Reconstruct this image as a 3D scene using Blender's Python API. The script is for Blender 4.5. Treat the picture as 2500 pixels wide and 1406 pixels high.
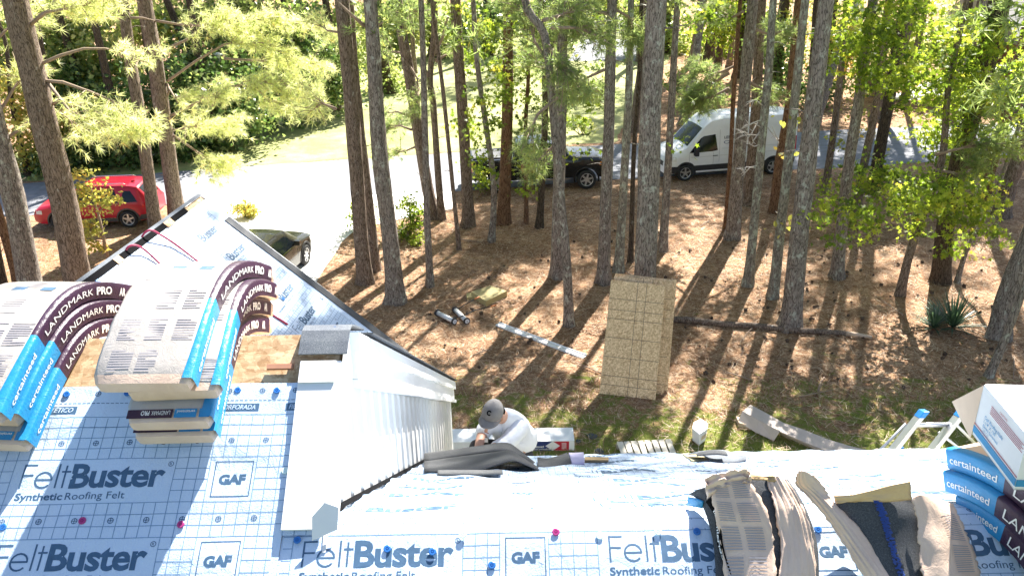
import bpy, bmesh, math, random
import numpy as np
from mathutils import Vector, Matrix
R = math.radians
random.seed(7); rng = np.random.default_rng(7)
for o in list(bpy.data.objects): bpy.data.objects.remove(o)
scene = bpy.context.scene
COL = scene.collection

# ------------------------------------------------------------ camera
F = 2100.0; PITCH = R(24); ROLL = 0.018; CH = 9.5
CAM = Vector((0, 0, CH))
fw = Vector((0, math.cos(PITCH), -math.sin(PITCH)))
up0 = Vector((0, math.sin(PITCH), math.cos(PITCH)))
rt0 = Vector((1, 0, 0))
rt = rt0*math.cos(ROLL) - up0*math.sin(ROLL)
up = up0*math.cos(ROLL) + rt0*math.sin(ROLL)
cd = bpy.data.cameras.new('camera'); cam = bpy.data.objects.new('camera', cd); COL.objects.link(cam)
M = Matrix.Identity(4)
for i in range(3):
    M[i][0] = rt[i]; M[i][1] = up[i]; M[i][2] = -fw[i]; M[i][3] = CAM[i]
cam.matrix_world = M
cd.sensor_width = 36; cd.lens = F/2500*36; cd.clip_start = .05; cd.clip_end = 1500
scene.camera = cam

# ------------------------------------------------------------ world, sun, exposure
SUN_AZ = R(23)          # to the right of straight ahead (+Y)
SUN_EL = R(44)
w = bpy.data.worlds.new('World'); scene.world = w; w.use_nodes = True
nt = w.node_tree; nt.nodes.clear()
sk = nt.nodes.new('ShaderNodeTexSky'); sk.sky_type = 'NISHITA'; sk.sun_disc = False
sk.sun_elevation = SUN_EL; sk.sun_rotation = SUN_AZ; sk.air_density = 1.0; sk.dust_density = 1.2; sk.ozone_density = 1.0
bg = nt.nodes.new('ShaderNodeBackground'); bg.inputs['Strength'].default_value = 0.058
wo = nt.nodes.new('ShaderNodeOutputWorld')
nt.links.new(sk.outputs[0], bg.inputs[0]); nt.links.new(bg.outputs[0], wo.inputs[0])
ld = bpy.data.lights.new('sun', 'SUN'); ld.energy = 5.0; ld.angle = R(0.5); ld.color = (1.0, .955, .88)
sun = bpy.data.objects.new('sun', ld); COL.objects.link(sun)
sd = Vector((math.sin(SUN_AZ)*math.cos(SUN_EL), math.cos(SUN_AZ)*math.cos(SUN_EL), math.sin(SUN_EL)))
sun.rotation_euler = sd.to_track_quat('Z', 'Y').to_euler(); sun.location = sd*80
scene.view_settings.view_transform = 'Standard'; scene.view_settings.look = 'None'
scene.view_settings.exposure = 2.05; scene.view_settings.gamma = 1.0

# ------------------------------------------------------------ pixel -> world helpers
def ray(px, py):
    x = (px-1250)/F; y = (703-py)/F
    return (fw + rt*x + up*y)
def G(px, py, z=0.0):
    d = ray(px, py); t = (z-CH)/d.z
    return CAM + d*t
def atY(px, py, Y):
    d = ray(px, py); return CAM + d*(Y/d.y)
def atX(px, py, X):
    d = ray(px, py); return CAM + d*(X/d.x)
def atD(px, py, dep):
    return CAM + ray(px, py)*dep
def onplane(px, py, p0, n):
    d = ray(px, py); t = (p0-CAM).dot(n)/d.dot(n); return CAM + d*t
def depth(p): return (Vector(p)-CAM).dot(fw)

# ------------------------------------------------------------ object helpers
def tag(o, label=None, cat=None, group=None, kind=None):
    if label: o['label'] = label
    if cat: o['category'] = cat
    if group: o['group'] = group
    if kind: o['kind'] = kind
    return o
def empty(name, loc=(0,0,0), rz=0, label=None, cat=None, group=None):
    o = bpy.data.objects.new(name, None); o.empty_display_size = .1
    COL.objects.link(o); o.location = loc; o.rotation_euler = (0,0,rz)
    return tag(o, label, cat, group)
def link(name, me, parent=None, mats=None):
    o = bpy.data.objects.new(name, me); COL.objects.link(o)
    if parent is not None: o.parent = parent
    if mats is not None:
        if not isinstance(mats, (list, tuple)): mats = [mats]
        for m in mats: me.materials.append(m)
    return o
class MB:
    """collects shapes, builds ONE mesh object"""
    def __init__(s): s.v = []; s.f = []; s.m = []; s.sm = []
    def add(s, vs, fs, mi=0, smooth=False):
        b = len(s.v); s.v += [tuple(p) for p in vs]
        for f in fs: s.f.append(tuple(i+b for i in f)); s.m.append(mi); s.sm.append(smooth)
        return s
    def quad(s, a, b, c, d, mi=0): return s.add([a,b,c,d], [(0,1,2,3)], mi)
    def poly(s, pts, mi=0): return s.add(pts, [tuple(range(len(pts)))], mi)
    def box(s, c, sx, sy, sz, rot=None, mi=0):
        c = Vector(c); vs = []
        for k in range(8):
            p = Vector(((k&1)-.5, ((k>>1)&1)-.5, ((k>>2)&1)-.5)); p = Vector((p.x*sx, p.y*sy, p.z*sz))
            if rot is not None: p = rot @ p
            vs.append(c+p)
        return s.add(vs, [(0,2,3,1),(4,5,7,6),(0,1,5,4),(2,6,7,3),(0,4,6,2),(1,3,7,5)], mi)
    def obox(s, o, ax, ay, az, mi=0):
        """box with corner o and edge vectors"""
        o = Vector(o); ax = Vector(ax); ay = Vector(ay); az = Vector(az)
        vs = [o+ax*(k&1)+ay*((k>>1)&1)+az*((k>>2)&1) for k in range(8)]
        return s.add(vs, [(0,2,3,1),(4,5,7,6),(0,1,5,4),(2,6,7,3),(0,4,6,2),(1,3,7,5)], mi)
    def prism(s, pts, d, mi=0):
        """extrude polygon pts by vector d"""
        n = len(pts); d = Vector(d); vs = [Vector(p) for p in pts]+[Vector(p)+d for p in pts]
        fs = [tuple(range(n))[::-1], tuple(range(n, 2*n))]+[(i,(i+1)%n,(i+1)%n+n,i+n) for i in range(n)]
        return s.add(vs, fs, mi)
    def tube(s, pts, rad, n=8, mi=0, cap=True, smooth=True):
        pts = [Vector(p) for p in pts]
        if not isinstance(rad, (list, tuple)): rad = [rad]*len(pts)
        vs = []; fs = []; prev = None
        for i, p in enumerate(pts):
            t = (pts[min(i+1,len(pts)-1)]-pts[max(i-1,0)]).normalized()
            if prev is None:
                a = Vector((0,0,1)) if abs(t.z) < .9 else Vector((1,0,0))
                x = t.cross(a).normalized()
            else: x = (prev - t*prev.dot(t)).normalized()
            prev = x; y = t.cross(x)
            for k in range(n):
                an = 2*math.pi*k/n
                vs.append(p+(x*math.cos(an)+y*math.sin(an))*rad[i])
        for i in range(len(pts)-1):
            for k in range(n):
                a = i*n+k; b = i*n+(k+1)%n
                fs.append((a,b,b+n,a+n))
        if cap:
            fs.append(tuple(range(n))[::-1]); fs.append(tuple(range((len(pts)-1)*n, len(pts)*n)))
        return s.add(vs, fs, mi, smooth)
    def grid(s, P, mi=0, smooth=True, closed=False):
        """P[i][j] points"""
        ni = len(P); nj = len(P[0]); vs = [p for r in P for p in r]; fs = []
        for i in range(ni-1):
            for j in range(nj-1): fs.append((i*nj+j, (i+1)*nj+j, (i+1)*nj+j+1, i*nj+j+1))
            if closed: fs.append((i*nj+nj-1, (i+1)*nj+nj-1, (i+1)*nj, i*nj))
        return s.add(vs, fs, mi, smooth)
    def build(s, name, mats, parent=None, bevel=0, fixn=False):
        me = bpy.data.meshes.new(name); me.from_pydata([tuple(p) for p in s.v], [], s.f)
        me.polygons.foreach_set('material_index', s.m); me.polygons.foreach_set('use_smooth', s.sm)
        if fixn or bevel:
            bm = bmesh.new(); bm.from_mesh(me)
            bmesh.ops.recalc_face_normals(bm, faces=bm.faces)
            bm.to_mesh(me); bm.free()
        me.update()
        o = link(name, me, parent, mats)
        if bevel:
            b = o.modifiers.new('bevel', 'BEVEL'); b.width = bevel; b.segments = 2; b.limit_method = 'ANGLE'; b.angle_limit = R(35)
        return o
def npmesh(name, V, k, attr=None, smooth=False):
    """mesh of len(V)/k polygons with k own vertices each"""
    V = np.asarray(V, dtype=np.float32).reshape(-1, 3); nv = len(V); nf = nv//k
    me = bpy.data.meshes.new(name)
    me.vertices.add(nv); me.vertices.foreach_set('co', V.ravel())
    me.loops.add(nv); me.loops.foreach_set('vertex_index', np.arange(nv, dtype=np.int32))
    me.polygons.add(nf); me.polygons.foreach_set('loop_start', np.arange(0, nv, k, dtype=np.int32))
    if attr is not None:
        a = me.attributes.new('lv', 'FLOAT', 'POINT'); a.data.foreach_set('value', np.repeat(attr, k).astype(np.float32))
    me.update(calc_edges=True); return me

# ------------------------------------------------------------ materials
def newmat(name):
    m = bpy.data.materials.new(name); m.use_nodes = True
    n = m.node_tree.nodes; l = m.node_tree.links
    return m, n, l, n['Principled BSDF']
def ramp(n, stops):
    r = n.new('ShaderNodeValToRGB'); cr = r.color_ramp
    while len(cr.elements) < len(stops): cr.elements.new(.5)
    for e, (p, c) in zip(cr.elements, stops): e.position = p; e.color = (*c, 1)
    return r
def noise(n, l, scale, detail=4, rough=.6, vec=None, dist=0):
    t = n.new('ShaderNodeTexNoise'); t.inputs['Scale'].default_value = scale; t.inputs['Detail'].default_value = detail
    t.inputs['Roughness'].default_value = rough; t.inputs['Distortion'].default_value = dist
    if vec is not None: l.new(vec, t.inputs['Vector'])
    return t
def coords(n, l, sc=(1,1,1), kind='Object'):
    tc = n.new('ShaderNodeTexCoord'); mp = n.new('ShaderNodeMapping'); mp.inputs['Scale'].default_value = sc
    l.new(tc.outputs[kind], mp.inputs['Vector']); return mp.outputs[0]
def bump(n, l, h, strength=.3, dist=.01):
    b = n.new('ShaderNodeBump'); b.inputs['Strength'].default_value = strength; b.inputs['Distance'].default_value = dist
    l.new(h, b.inputs['Height']); return b.outputs[0]
def simple(name, c, rough=.6, metal=0, var=.12, nscale=6, bmp=0, coat=0, spec=.5, bscale=None, bdist=.004):
    m, n, l, p = newmat(name); v = coords(n, l)
    t = noise(n, l, nscale, 5, .65, v)
    lo = tuple(max(0, x*(1-var)) for x in c); hi = tuple(min(1, x*(1+var)) for x in c)
    r = ramp(n, [(.3, lo), (.7, hi)]); l.new(t.outputs[0], r.inputs[0]); l.new(r.outputs[0], p.inputs['Base Color'])
    p.inputs['Roughness'].default_value = rough; p.inputs['Metallic'].default_value = metal
    p.inputs['Coat Weight'].default_value = coat; p.inputs['Specular IOR Level'].default_value = spec
    if bmp:
        t2 = noise(n, l, bscale or nscale*4, 4, .7, v); l.new(bump(n, l, t2.outputs[0], bmp, bdist), p.inputs['Normal'])
    return m
def leafmat(name, stops, trans=.5, rough=.5):
    m, n, l, p = newmat(name)
    a = n.new('ShaderNodeAttribute'); a.attribute_name = 'lv'
    r = ramp(n, stops); l.new(a.outputs['Fac'], r.inputs[0]); l.new(r.outputs[0], p.inputs['Base Color'])
    p.inputs['Roughness'].default_value = rough; p.inputs['Specular IOR Level'].default_value = .35
    tr = n.new('ShaderNodeBsdfTranslucent'); mul = n.new('ShaderNodeMixRGB'); mul.blend_type = 'MULTIPLY'; mul.inputs[0].default_value = 1
    l.new(r.outputs[0], mul.inputs[1]); mul.inputs[2].default_value = (1.0, 1.0, .66, 1)
    g = n.new('ShaderNodeMixRGB'); g.blend_type = 'ADD'; g.inputs[0].default_value = 1
    l.new(mul.outputs[0], g.inputs[1]); l.new(mul.outputs[0], g.inputs[2]); l.new(g.outputs[0], tr.inputs[0])
    mx = n.new('ShaderNodeMixShader'); mx.inputs[0].default_value = trans
    l.new(p.outputs[0], mx.inputs[1]); l.new(tr.outputs[0], mx.inputs[2])
    l.new(mx.outputs[0], n['Material Output'].inputs[0]); return m
def barkmat(name, dark, lite, lichen, lam=.5):
    m, n, l, p = newmat(name)
    oi = n.new('ShaderNodeObjectInfo'); mu = n.new('ShaderNodeMath'); mu.operation = 'MULTIPLY'; mu.inputs[1].default_value = 40
    l.new(oi.outputs['Random'], mu.inputs[0]); tc = n.new('ShaderNodeTexCoord')
    va = n.new('ShaderNodeVectorMath'); va.operation = 'ADD'; l.new(tc.outputs['Object'], va.inputs[0]); l.new(mu.outputs[0], va.inputs[1])
    def mapped(sc):
        mp = n.new('ShaderNodeMapping'); mp.inputs['Scale'].default_value = sc; l.new(va.outputs[0], mp.inputs['Vector']); return mp.outputs[0]
    v = mapped((1,1,.2))
    vo = n.new('ShaderNodeTexVoronoi'); vo.inputs['Scale'].default_value = 21; vo.feature = 'DISTANCE_TO_EDGE'
    nz = noise(n, l, 5, 4, .7, v); ad = n.new('ShaderNodeMixRGB'); ad.blend_type = 'ADD'; ad.inputs[0].default_value = .22
    l.new(v, ad.inputs[1]); l.new(nz.outputs['Color'], ad.inputs[2]); l.new(ad.outputs[0], vo.inputs['Vector'])
    r1 = ramp(n, [(0, dark), (.13, lite), (1, tuple(x*1.15 for x in lite))]); l.new(vo.outputs[0], r1.inputs[0])
    nf = noise(n, l, 38, 4, .8, v); mf = n.new('ShaderNodeMixRGB'); mf.blend_type = 'MULTIPLY'; mf.inputs[0].default_value = .6
    rf = ramp(n, [(.3, (.45,.45,.45)), (.7, (1.2,1.2,1.2))]); l.new(nf.outputs[0], rf.inputs[0])
    l.new(r1.outputs[0], mf.inputs[1]); l.new(rf.outputs[0], mf.inputs[2])
    v2 = mapped((1,1,.6)); nl = noise(n, l, 7, 6, .75, v2)
    rl = ramp(n, [(.52+.1*(1-lam), (0,0,0)), (.60+.1*(1-lam), (1,1,1))]); l.new(nl.outputs[0], rl.inputs[0])
    mx = n.new('ShaderNodeMixRGB'); l.new(rl.outputs[0], mx.inputs[0]); l.new(mf.outputs[0], mx.inputs[1]); mx.inputs[2].default_value = (*lichen, 1)
    l.new(mx.outputs[0], p.inputs['Base Color']); p.inputs['Roughness'].default_value = .9; p.inputs['Specular IOR Level'].default_value = .2
    h = n.new('ShaderNodeMath'); h.operation = 'ADD'; l.new(vo.outputs[0], h.inputs[0]); l.new(nf.outputs[0], h.inputs[1])
    l.new(bump(n, l, h.outputs[0], .9, .03), p.inputs['Normal']); return m
MT = {}
MT['bark_grey'] = barkmat('bark_grey', (.075,.06,.05), (.31,.265,.23), (.44,.45,.38), .7)
MT['bark_brown'] = barkmat('bark_brown', (.065,.045,.033), (.28,.215,.17), (.42,.39,.34), .25)
MT['bark_lichen'] = barkmat('bark_lichen', (.11,.10,.08), (.32,.29,.24), (.46,.50,.40), 1.0)
MT['bark_red'] = barkmat('bark_red', (.07,.035,.02), (.26,.15,.09), (.3,.28,.22), .1)
MT['bark_dark'] = barkmat('bark_dark', (.03,.022,.017), (.12,.09,.065), (.22,.22,.19), .2)
MT['twig'] = simple('twig', (.30,.22,.16), .9)
MT['twig_pale'] = simple('twig_pale', (.55,.50,.45), .8)
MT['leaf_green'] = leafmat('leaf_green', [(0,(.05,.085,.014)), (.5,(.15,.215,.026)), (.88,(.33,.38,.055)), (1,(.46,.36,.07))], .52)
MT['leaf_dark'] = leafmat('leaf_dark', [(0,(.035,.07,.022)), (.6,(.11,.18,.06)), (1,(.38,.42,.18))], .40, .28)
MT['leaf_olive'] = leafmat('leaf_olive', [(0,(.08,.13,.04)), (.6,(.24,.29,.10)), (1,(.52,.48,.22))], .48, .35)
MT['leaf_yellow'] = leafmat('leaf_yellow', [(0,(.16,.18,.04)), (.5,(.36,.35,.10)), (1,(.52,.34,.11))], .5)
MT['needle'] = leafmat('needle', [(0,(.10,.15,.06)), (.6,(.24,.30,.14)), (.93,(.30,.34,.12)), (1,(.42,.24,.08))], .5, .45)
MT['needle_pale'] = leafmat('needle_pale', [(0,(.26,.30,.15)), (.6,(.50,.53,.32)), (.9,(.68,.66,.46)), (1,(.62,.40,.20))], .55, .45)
MT['yucca'] = leafmat('yucca', [(0,(.03,.07,.04)), (1,(.11,.17,.11))], .2, .4)
# ============================================================ GROUND
def gmat_straw():
    m, n, l, p = newmat('pine_straw_ground'); v = coords(n, l)
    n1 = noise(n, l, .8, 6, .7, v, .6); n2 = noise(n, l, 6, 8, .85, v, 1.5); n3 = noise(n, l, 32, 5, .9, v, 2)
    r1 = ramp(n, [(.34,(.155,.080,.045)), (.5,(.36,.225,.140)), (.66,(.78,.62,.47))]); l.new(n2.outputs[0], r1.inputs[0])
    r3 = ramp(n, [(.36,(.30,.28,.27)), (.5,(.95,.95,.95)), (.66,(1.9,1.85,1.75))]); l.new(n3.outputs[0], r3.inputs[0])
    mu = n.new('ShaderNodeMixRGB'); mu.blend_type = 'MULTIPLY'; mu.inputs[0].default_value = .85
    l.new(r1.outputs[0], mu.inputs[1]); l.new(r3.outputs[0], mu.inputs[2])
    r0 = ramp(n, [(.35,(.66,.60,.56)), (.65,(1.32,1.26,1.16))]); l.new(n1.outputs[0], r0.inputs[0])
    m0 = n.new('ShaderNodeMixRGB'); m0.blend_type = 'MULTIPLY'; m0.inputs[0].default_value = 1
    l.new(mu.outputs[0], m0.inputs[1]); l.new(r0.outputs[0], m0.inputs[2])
    # moss and thin grass in a band beside the house
    sx = n.new('ShaderNodeSeparateXYZ'); l.new(v, sx.inputs[0])
    mr = n.new('ShaderNodeMapRange'); mr.inputs['From Min'].default_value = 17.5; mr.inputs['From Max'].default_value = 13.0
    l.new(sx.outputs['Y'], mr.inputs['Value'])
    ng = noise(n, l, 1.6, 5, .75, v, .8); ad = n.new('ShaderNodeMath'); ad.operation = 'MULTIPLY_ADD'
    l.new(mr.outputs[0], ad.inputs[0]); ad.inputs[1].default_value = .34; l.new(ng.outputs[0], ad.inputs[2])
    rg = ramp(n, [(.64,(0,0,0)), (.76,(1,1,1))]); l.new(ad.outputs[0], rg.inputs[0])
    rc = ramp(n, [(.3,(.09,.12,.022)), (.5,(.20,.24,.045)), (.7,(.34,.31,.13))]); l.new(n3.outputs[0], rc.inputs[0])
    mg = n.new('ShaderNodeMixRGB'); l.new(rg.outputs[0], mg.inputs[0]); l.new(m0.outputs[0], mg.inputs[1]); l.new(rc.outputs[0], mg.inputs[2])
    l.new(mg.outputs[0], p.inputs['Base Color']); p.inputs['Roughness'].default_value = .95; p.inputs['Specular IOR Level'].default_value = .1
    h = n.new('ShaderNodeMath'); h.operation = 'ADD'; l.new(n2.outputs[0], h.inputs[0]); l.new(n3.outputs[0], h.inputs[1])
    l.new(bump(n, l, h.outputs[0], .8, .05), p.inputs['Normal']); return m
def gmat_lawn():
    m, n, l, p = newmat('lawn_grass'); v = coords(n, l)
    n1 = noise(n, l, .5, 6, .7, v); n2 = noise(n, l, 14, 6, .85, v)
    r1 = ramp(n, [(.3,(.17,.21,.07)), (.5,(.32,.34,.13)), (.7,(.48,.46,.26))]); l.new(n1.outputs[0], r1.inputs[0])
    r2 = ramp(n, [(.3,(.6,.62,.5)), (.7,(1.3,1.25,1.2))]); l.new(n2.outputs[0], r2.inputs[0])
    mu = n.new('ShaderNodeMixRGB'); mu.blend_type = 'MULTIPLY'; mu.inputs[0].default_value = 1
    l.new(r1.outputs[0], mu.inputs[1]); l.new(r2.outputs[0], mu.inputs[2]); l.new(mu.outputs[0], p.inputs['Base Color'])
    p.inputs['Roughness'].default_value = .95; l.new(bump(n, l, n2.outputs[0], .6, .04), p.inputs['Normal']); return m
MT['straw'] = gmat_straw(); MT['lawn'] = gmat_lawn()
MT['asphalt'] = simple('asphalt', (.20,.205,.225), .9, var=.22, nscale=3, bmp=.4, bscale=160)
MT['concrete'] = simple('concrete', (.74,.72,.68), .9, var=.12, nscale=2.5, bmp=.3, bscale=90)
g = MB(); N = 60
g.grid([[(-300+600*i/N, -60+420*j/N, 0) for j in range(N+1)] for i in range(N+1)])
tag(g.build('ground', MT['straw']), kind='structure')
def ragged(pts, amp, step=.5):
    out = []
    for i in range(len(pts)):
        a = pts[i]; b = pts[(i+1) % len(pts)]; L = (b-a).length; k = max(1, int(L/step))
        for j in range(k):
            q = a.lerp(b, j/k); out.append(Vector((q.x+random.uniform(-amp, amp), q.y+random.uniform(-amp, amp), q.z)))
    return out
def sheet(name, pix, z, mat, amp=.0, extra=None, step=.5):
    pts = [G(x, y, 0) for x, y in pix] if extra is None else extra
    pts = [Vector((p.x, p.y, z)) for p in pts]
    if amp: pts = ragged(pts, amp, step)
    m = MB(); m.poly(pts); o = m.build(name, mat); return tag(o, kind='structure')
lawn_px = [(380,432),(700,398),(1100,372),(1420,352),(1500,350)]
lp = [G(x, y) for x, y in lawn_px] + [Vector((9,52,0)), Vector((14,70,0)), Vector((10,96,0)), Vector((-16,96,0)), Vector((-15,60,0)), Vector((-12,48,0)), Vector((-16,38,0)), Vector((-26,36,0)), Vector((-40,33,0)), Vector((-40,31,0))]
sheet('lawn', None, .006, MT['lawn'], .12, lp)
road = [(-900,560),(60,527),(420,500),(1100,470),(1480,440),(2000,412),(2600,378),(3600,330),(3600,248),(2600,296),(2000,320),(1500,354),(1100,374),(700,400),(60,448),(-900,500)]
sheet('road', road, .012, MT['asphalt'], .06, step=.8)
# concrete apron and driveway running from the road to the house
drive = [(455,498),(1112,468),(1104,512),(1030,524),(872,560),(836,592),(796,652),(760,712),(700,800),(560,840),(420,560)]
sheet('driveway', drive, .022, MT['concrete'], .02)
sheet('path', [(1388,150),(1560,150),(1560,98),(1420,98)], .018, MT['asphalt'], .05)
sheet('far_lane', [(2150,250),(2500,215),(2700,150),(2500,150),(2300,190)], .016, MT['concrete'], .2)

# ============================================================ FOLIAGE GENERATORS
def unit(v): return v/np.maximum(np.linalg.norm(v, axis=-1, keepdims=True), 1e-6)
def needle_tufts(C, A, nb=14, L=.2, wd=.012, spread=1.0):
    """C centres (n,3), A axes (n,3) -> triangles"""
    n = len(C); d = unit(rng.normal(size=(n, nb, 3))*spread + A[:, None, :]*1.0)
    d[..., 2] -= .12; d = unit(d)
    s = unit(np.cross(d, rng.normal(size=(n, nb, 3))))
    Ls = L*rng.uniform(.7, 1.15, size=(n, nb, 1)); c = C[:, None, :]
    a = c - s*wd/2; b = c + s*wd/2; t = c + d*Ls + np.array([0,0,-.06])*Ls
    V = np.stack([a, b, t], axis=2).reshape(-1, 3)
    lv = np.repeat(rng.uniform(0, 1, n), nb)*.7 + rng.uniform(0, .3, n*nb); return V, lv
STAR = []
for i in range(10):
    a = math.pi/2+i*math.pi/5; r_ = (1.0 if i % 2 == 0 else .42)
    STAR.append((r_*math.cos(a)*.5, r_*math.sin(a)*.5+.35, 0))
STAR = np.array(STAR)
OVAL = np.array([(0,0,0),(.28,.3,.04),(.25,.65,.02),(0,1,-.06),(-.25,.65,.02),(-.28,.3,.04)])
QUAD = np.array([(0,0,0),(.36,.5,.06),(0,1,-.05),(-.36,.5,.06)])
def leaf_cards(C, size, shape, flat=.6, jit=.35):
    n = len(C); nrm = unit(rng.normal(size=(n,3)) + np.array([0,0,1.0])*flat*2)
    t = unit(np.cross(nrm, rng.normal(size=(n,3)))); b = np.cross(nrm, t)
    s = size*rng.uniform(1-jit, 1+jit, size=(n,1))
    V = C[:,None,:] + (t*s)[:,None,:]*shape[None,:,0:1] + (b*s)[:,None,:]*shape[None,:,1:2] + (nrm*s)[:,None,:]*shape[None,:,2:3]
    return V.reshape(-1,3)
def spray_points(centers, radii, nclump, per, clumpr=.35, flat=.35, shell=False):
    """leaf positions gathered in sprays inside ellipsoids"""
    out = []; lv = []; cl = []
    for c, r_ in zip(centers, radii):
        d = rng.normal(size=(nclump,3)); d = unit(d)*(rng.uniform(.55 if shell else 0, 1, size=(nclump,1))**(1/2.2))
        cc = np.array(c)+d*np.array(r_); cl.append(cc)
        sz = clumpr*rng.uniform(.6, 1.4, size=(nclump,1,1))
        p = cc[:,None,:] + rng.normal(size=(nclump,per,3))*sz*np.array([.6,.6,flat])
        out.append(p.reshape(-1,3)); lv.append((np.repeat(rng.uniform(0,.8,nclump),per)+rng.uniform(0,.2,nclump*per)))
    return np.concatenate(out), np.concatenate(lv), np.concatenate(cl)

# ============================================================ TREES
def trunk(name, pts, rad, bark, parent, n=14, origin=None, rough=.06, stubs=0):
    o0 = Vector(origin) if origin is not None else Vector(pts[0])
    L = len(pts); P = []; ph = random.uniform(0, 6)
    dense = []; dr = []
    K = 26
    for i in range(K+1):
        f = i/K*(L-1); a = min(int(f), L-2); t = f-a
        # catmull-rom
        p0 = pts[max(a-1,0)]; p1 = pts[a]; p2 = pts[a+1]; p3 = pts[min(a+2,L-1)]
        q = .5*((2*p1)+(p2-p0)*t+(2*p0-5*p1+4*p2-p3)*t*t+(3*p1-p0-3*p2+p3)*t**3)
        dense.append(q); dr.append(rad[a]*(1-t)+rad[a+1]*t)
    m = MB()
    lens = [0]
    for i in range(K): lens.append(lens[-1]+(dense[i+1]-dense[i]).length)
    vs = []; fs = []
    for i, q in enumerate(dense):
        t = (dense[min(i+1,K)]-dense[max(i-1,0)]).normalized(); x = t.cross(Vector((0,1,0))).normalized(); y = t.cross(x)
        hz = lens[i]; fl = 1+.38*math.exp(-hz*2.6)
        for k in range(n):
            a = 2*math.pi*k/n
            rr = dr[i]*fl*(1+rough*math.sin(3*a+ph+hz*.7)+rough*.7*math.sin(5*a+hz*2.1+ph)+random.uniform(-rough,rough)*.5)
            if i == 0: rr *= 1+.22*max(0, math.sin(4*a+ph))
            vs.append(q-o0+(x*math.cos(a)+y*math.sin(a))*rr-(Vector((0,0,.06)) if i == 0 else Vector()))
    for i in range(K):
        for k in range(n):
            a = i*n+k; b = i*n+(k+1)%n; fs.append((a,a+n,b+n,b))
    fs.append(tuple(range(K*n, (K+1)*n)))
    m.add(vs, fs, 0, True)
    for _ in range(stubs):
        i = random.randint(5, K-4); q = dense[i]-o0; an = random.uniform(0, 6.28); ln = random.uniform(.15, .9)
        e = q+Vector((math.cos(an)*ln, math.sin(an)*ln, random.uniform(-.1,.3)*ln))
        mid = (q+e)/2+Vector((0,0,random.uniform(-.05,.08)))
        m.tube([q, mid, e], [max(.012, dr[i]*.16), .012, .006], 5)
    return m.build(name, bark, parent)

def pine_crown_mesh(seed, H=9, Rr=2.9, tufts=900, nb=12):
    C = []; A = []; br = []
    rs = np.random.default_rng(seed)
    for k in range(50):
        z = rs.uniform(0, H); rr = Rr*(1-.65*z/H)*rs.uniform(.55, 1.05); a = rs.uniform(0, 6.283)
        tip = np.array([math.cos(a)*rr, math.sin(a)*rr, z+rs.uniform(.0,.5)]); br.append((z, tip))
        for j in range(tufts//50):
            f = rs.uniform(.45, 1.05); q = np.array([0,0,z])*(1-f)+tip*f + rs.normal(size=3)*np.array([.28,.28,.16])
            C.append(q); A.append([math.cos(a)*.6, math.sin(a)*.6, .5])
    V, lv = needle_tufts(np.array(C), np.array(A), nb, .30, .034, 1.0)
    me = npmesh('pine_crown', V, 3, lv); me.materials.append(MT['needle'])
    return me, br
CROWNS = [pine_crown_mesh(s) for s in (1,2,3)]
TREES = []
def px_tree(name, label, base, via, wb, wt, bark, H=17, crown=True, group='tall pine trunks of the grove', cat='tree', stubs=3, basez=None, rough=.06):
    """base: ground pixel; via: list of further trunk pixels (x,y) going up, last near the frame top"""
    B = G(*base); Y = B.y; pts = [B]; ds = depth(B)
    for (x, y) in via:
        pts.append(atY(x, y, Y))
    if H >= 16: H += 2.5
    rb = wb/2*ds/F; rtp = wt/2*depth(pts[-1])/F
    d = (pts[-1]-pts[0]); zt = pts[-1].z; d = d/max(d.z, .5)
    d = Vector((max(-.2, min(.2, d.x))*.6, 0, 1))
    n1 = len(pts); rads = [rb+(rtp-rb)*((p.z)/max(zt,.1)) for p in pts]
    if H > zt:
        pts.append(pts[-1]+d*(H-zt)*.5); pts.append(pts[-1]+d*(H-zt)*.5); rads += [rtp*.7, rtp*.28]
    root = empty(name, B, 0, label, cat, group)
    t = trunk('trunk', pts, rads, bark, root, origin=B, stubs=stubs, rough=rough)
    if crown:
        me, br = CROWNS[len(TREES) % 3]
        sc = random.uniform(.8, 1.15)*min(1.15, .5+rb*3.2)
        c = link('crown', me, root); top = pts[-1]-B
        if B.y > 24.5:
            z2 = 8.2 if B.y < 34 else 9.5; shade_crown = link('crown', CROWNS[(len(TREES)+1) % 3][0], root); f2 = z2/top.z; shade_crown.location = (top.x*f2, 0, z2); shade_crown.scale = (.5, .5, .3) if B.y < 34 else (.9, .9, .38); shade_crown.rotation_euler = (0,0,random.uniform(0,6.28))  # extra low crown added above the view to shade the ground
        if B.y > 24.5 and B.y < 34: sc *= .45
        c.location = (top.x, top.y, top.z-8.2*sc); c.scale = (sc, sc, sc); c.rotation_euler = (0,0,random.uniform(0,6.28))
    TREES.append((root, B, pts, rads)); return root
GY, BN, LI, RD, DK = MT['bark_grey'], MT['bark_brown'], MT['bark_lichen'], MT['bark_red'], MT['bark_dark']
LG = 'tall pine trunks left of the driveway'; CG = 'pine trunks standing in the straw between house and road'
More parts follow.
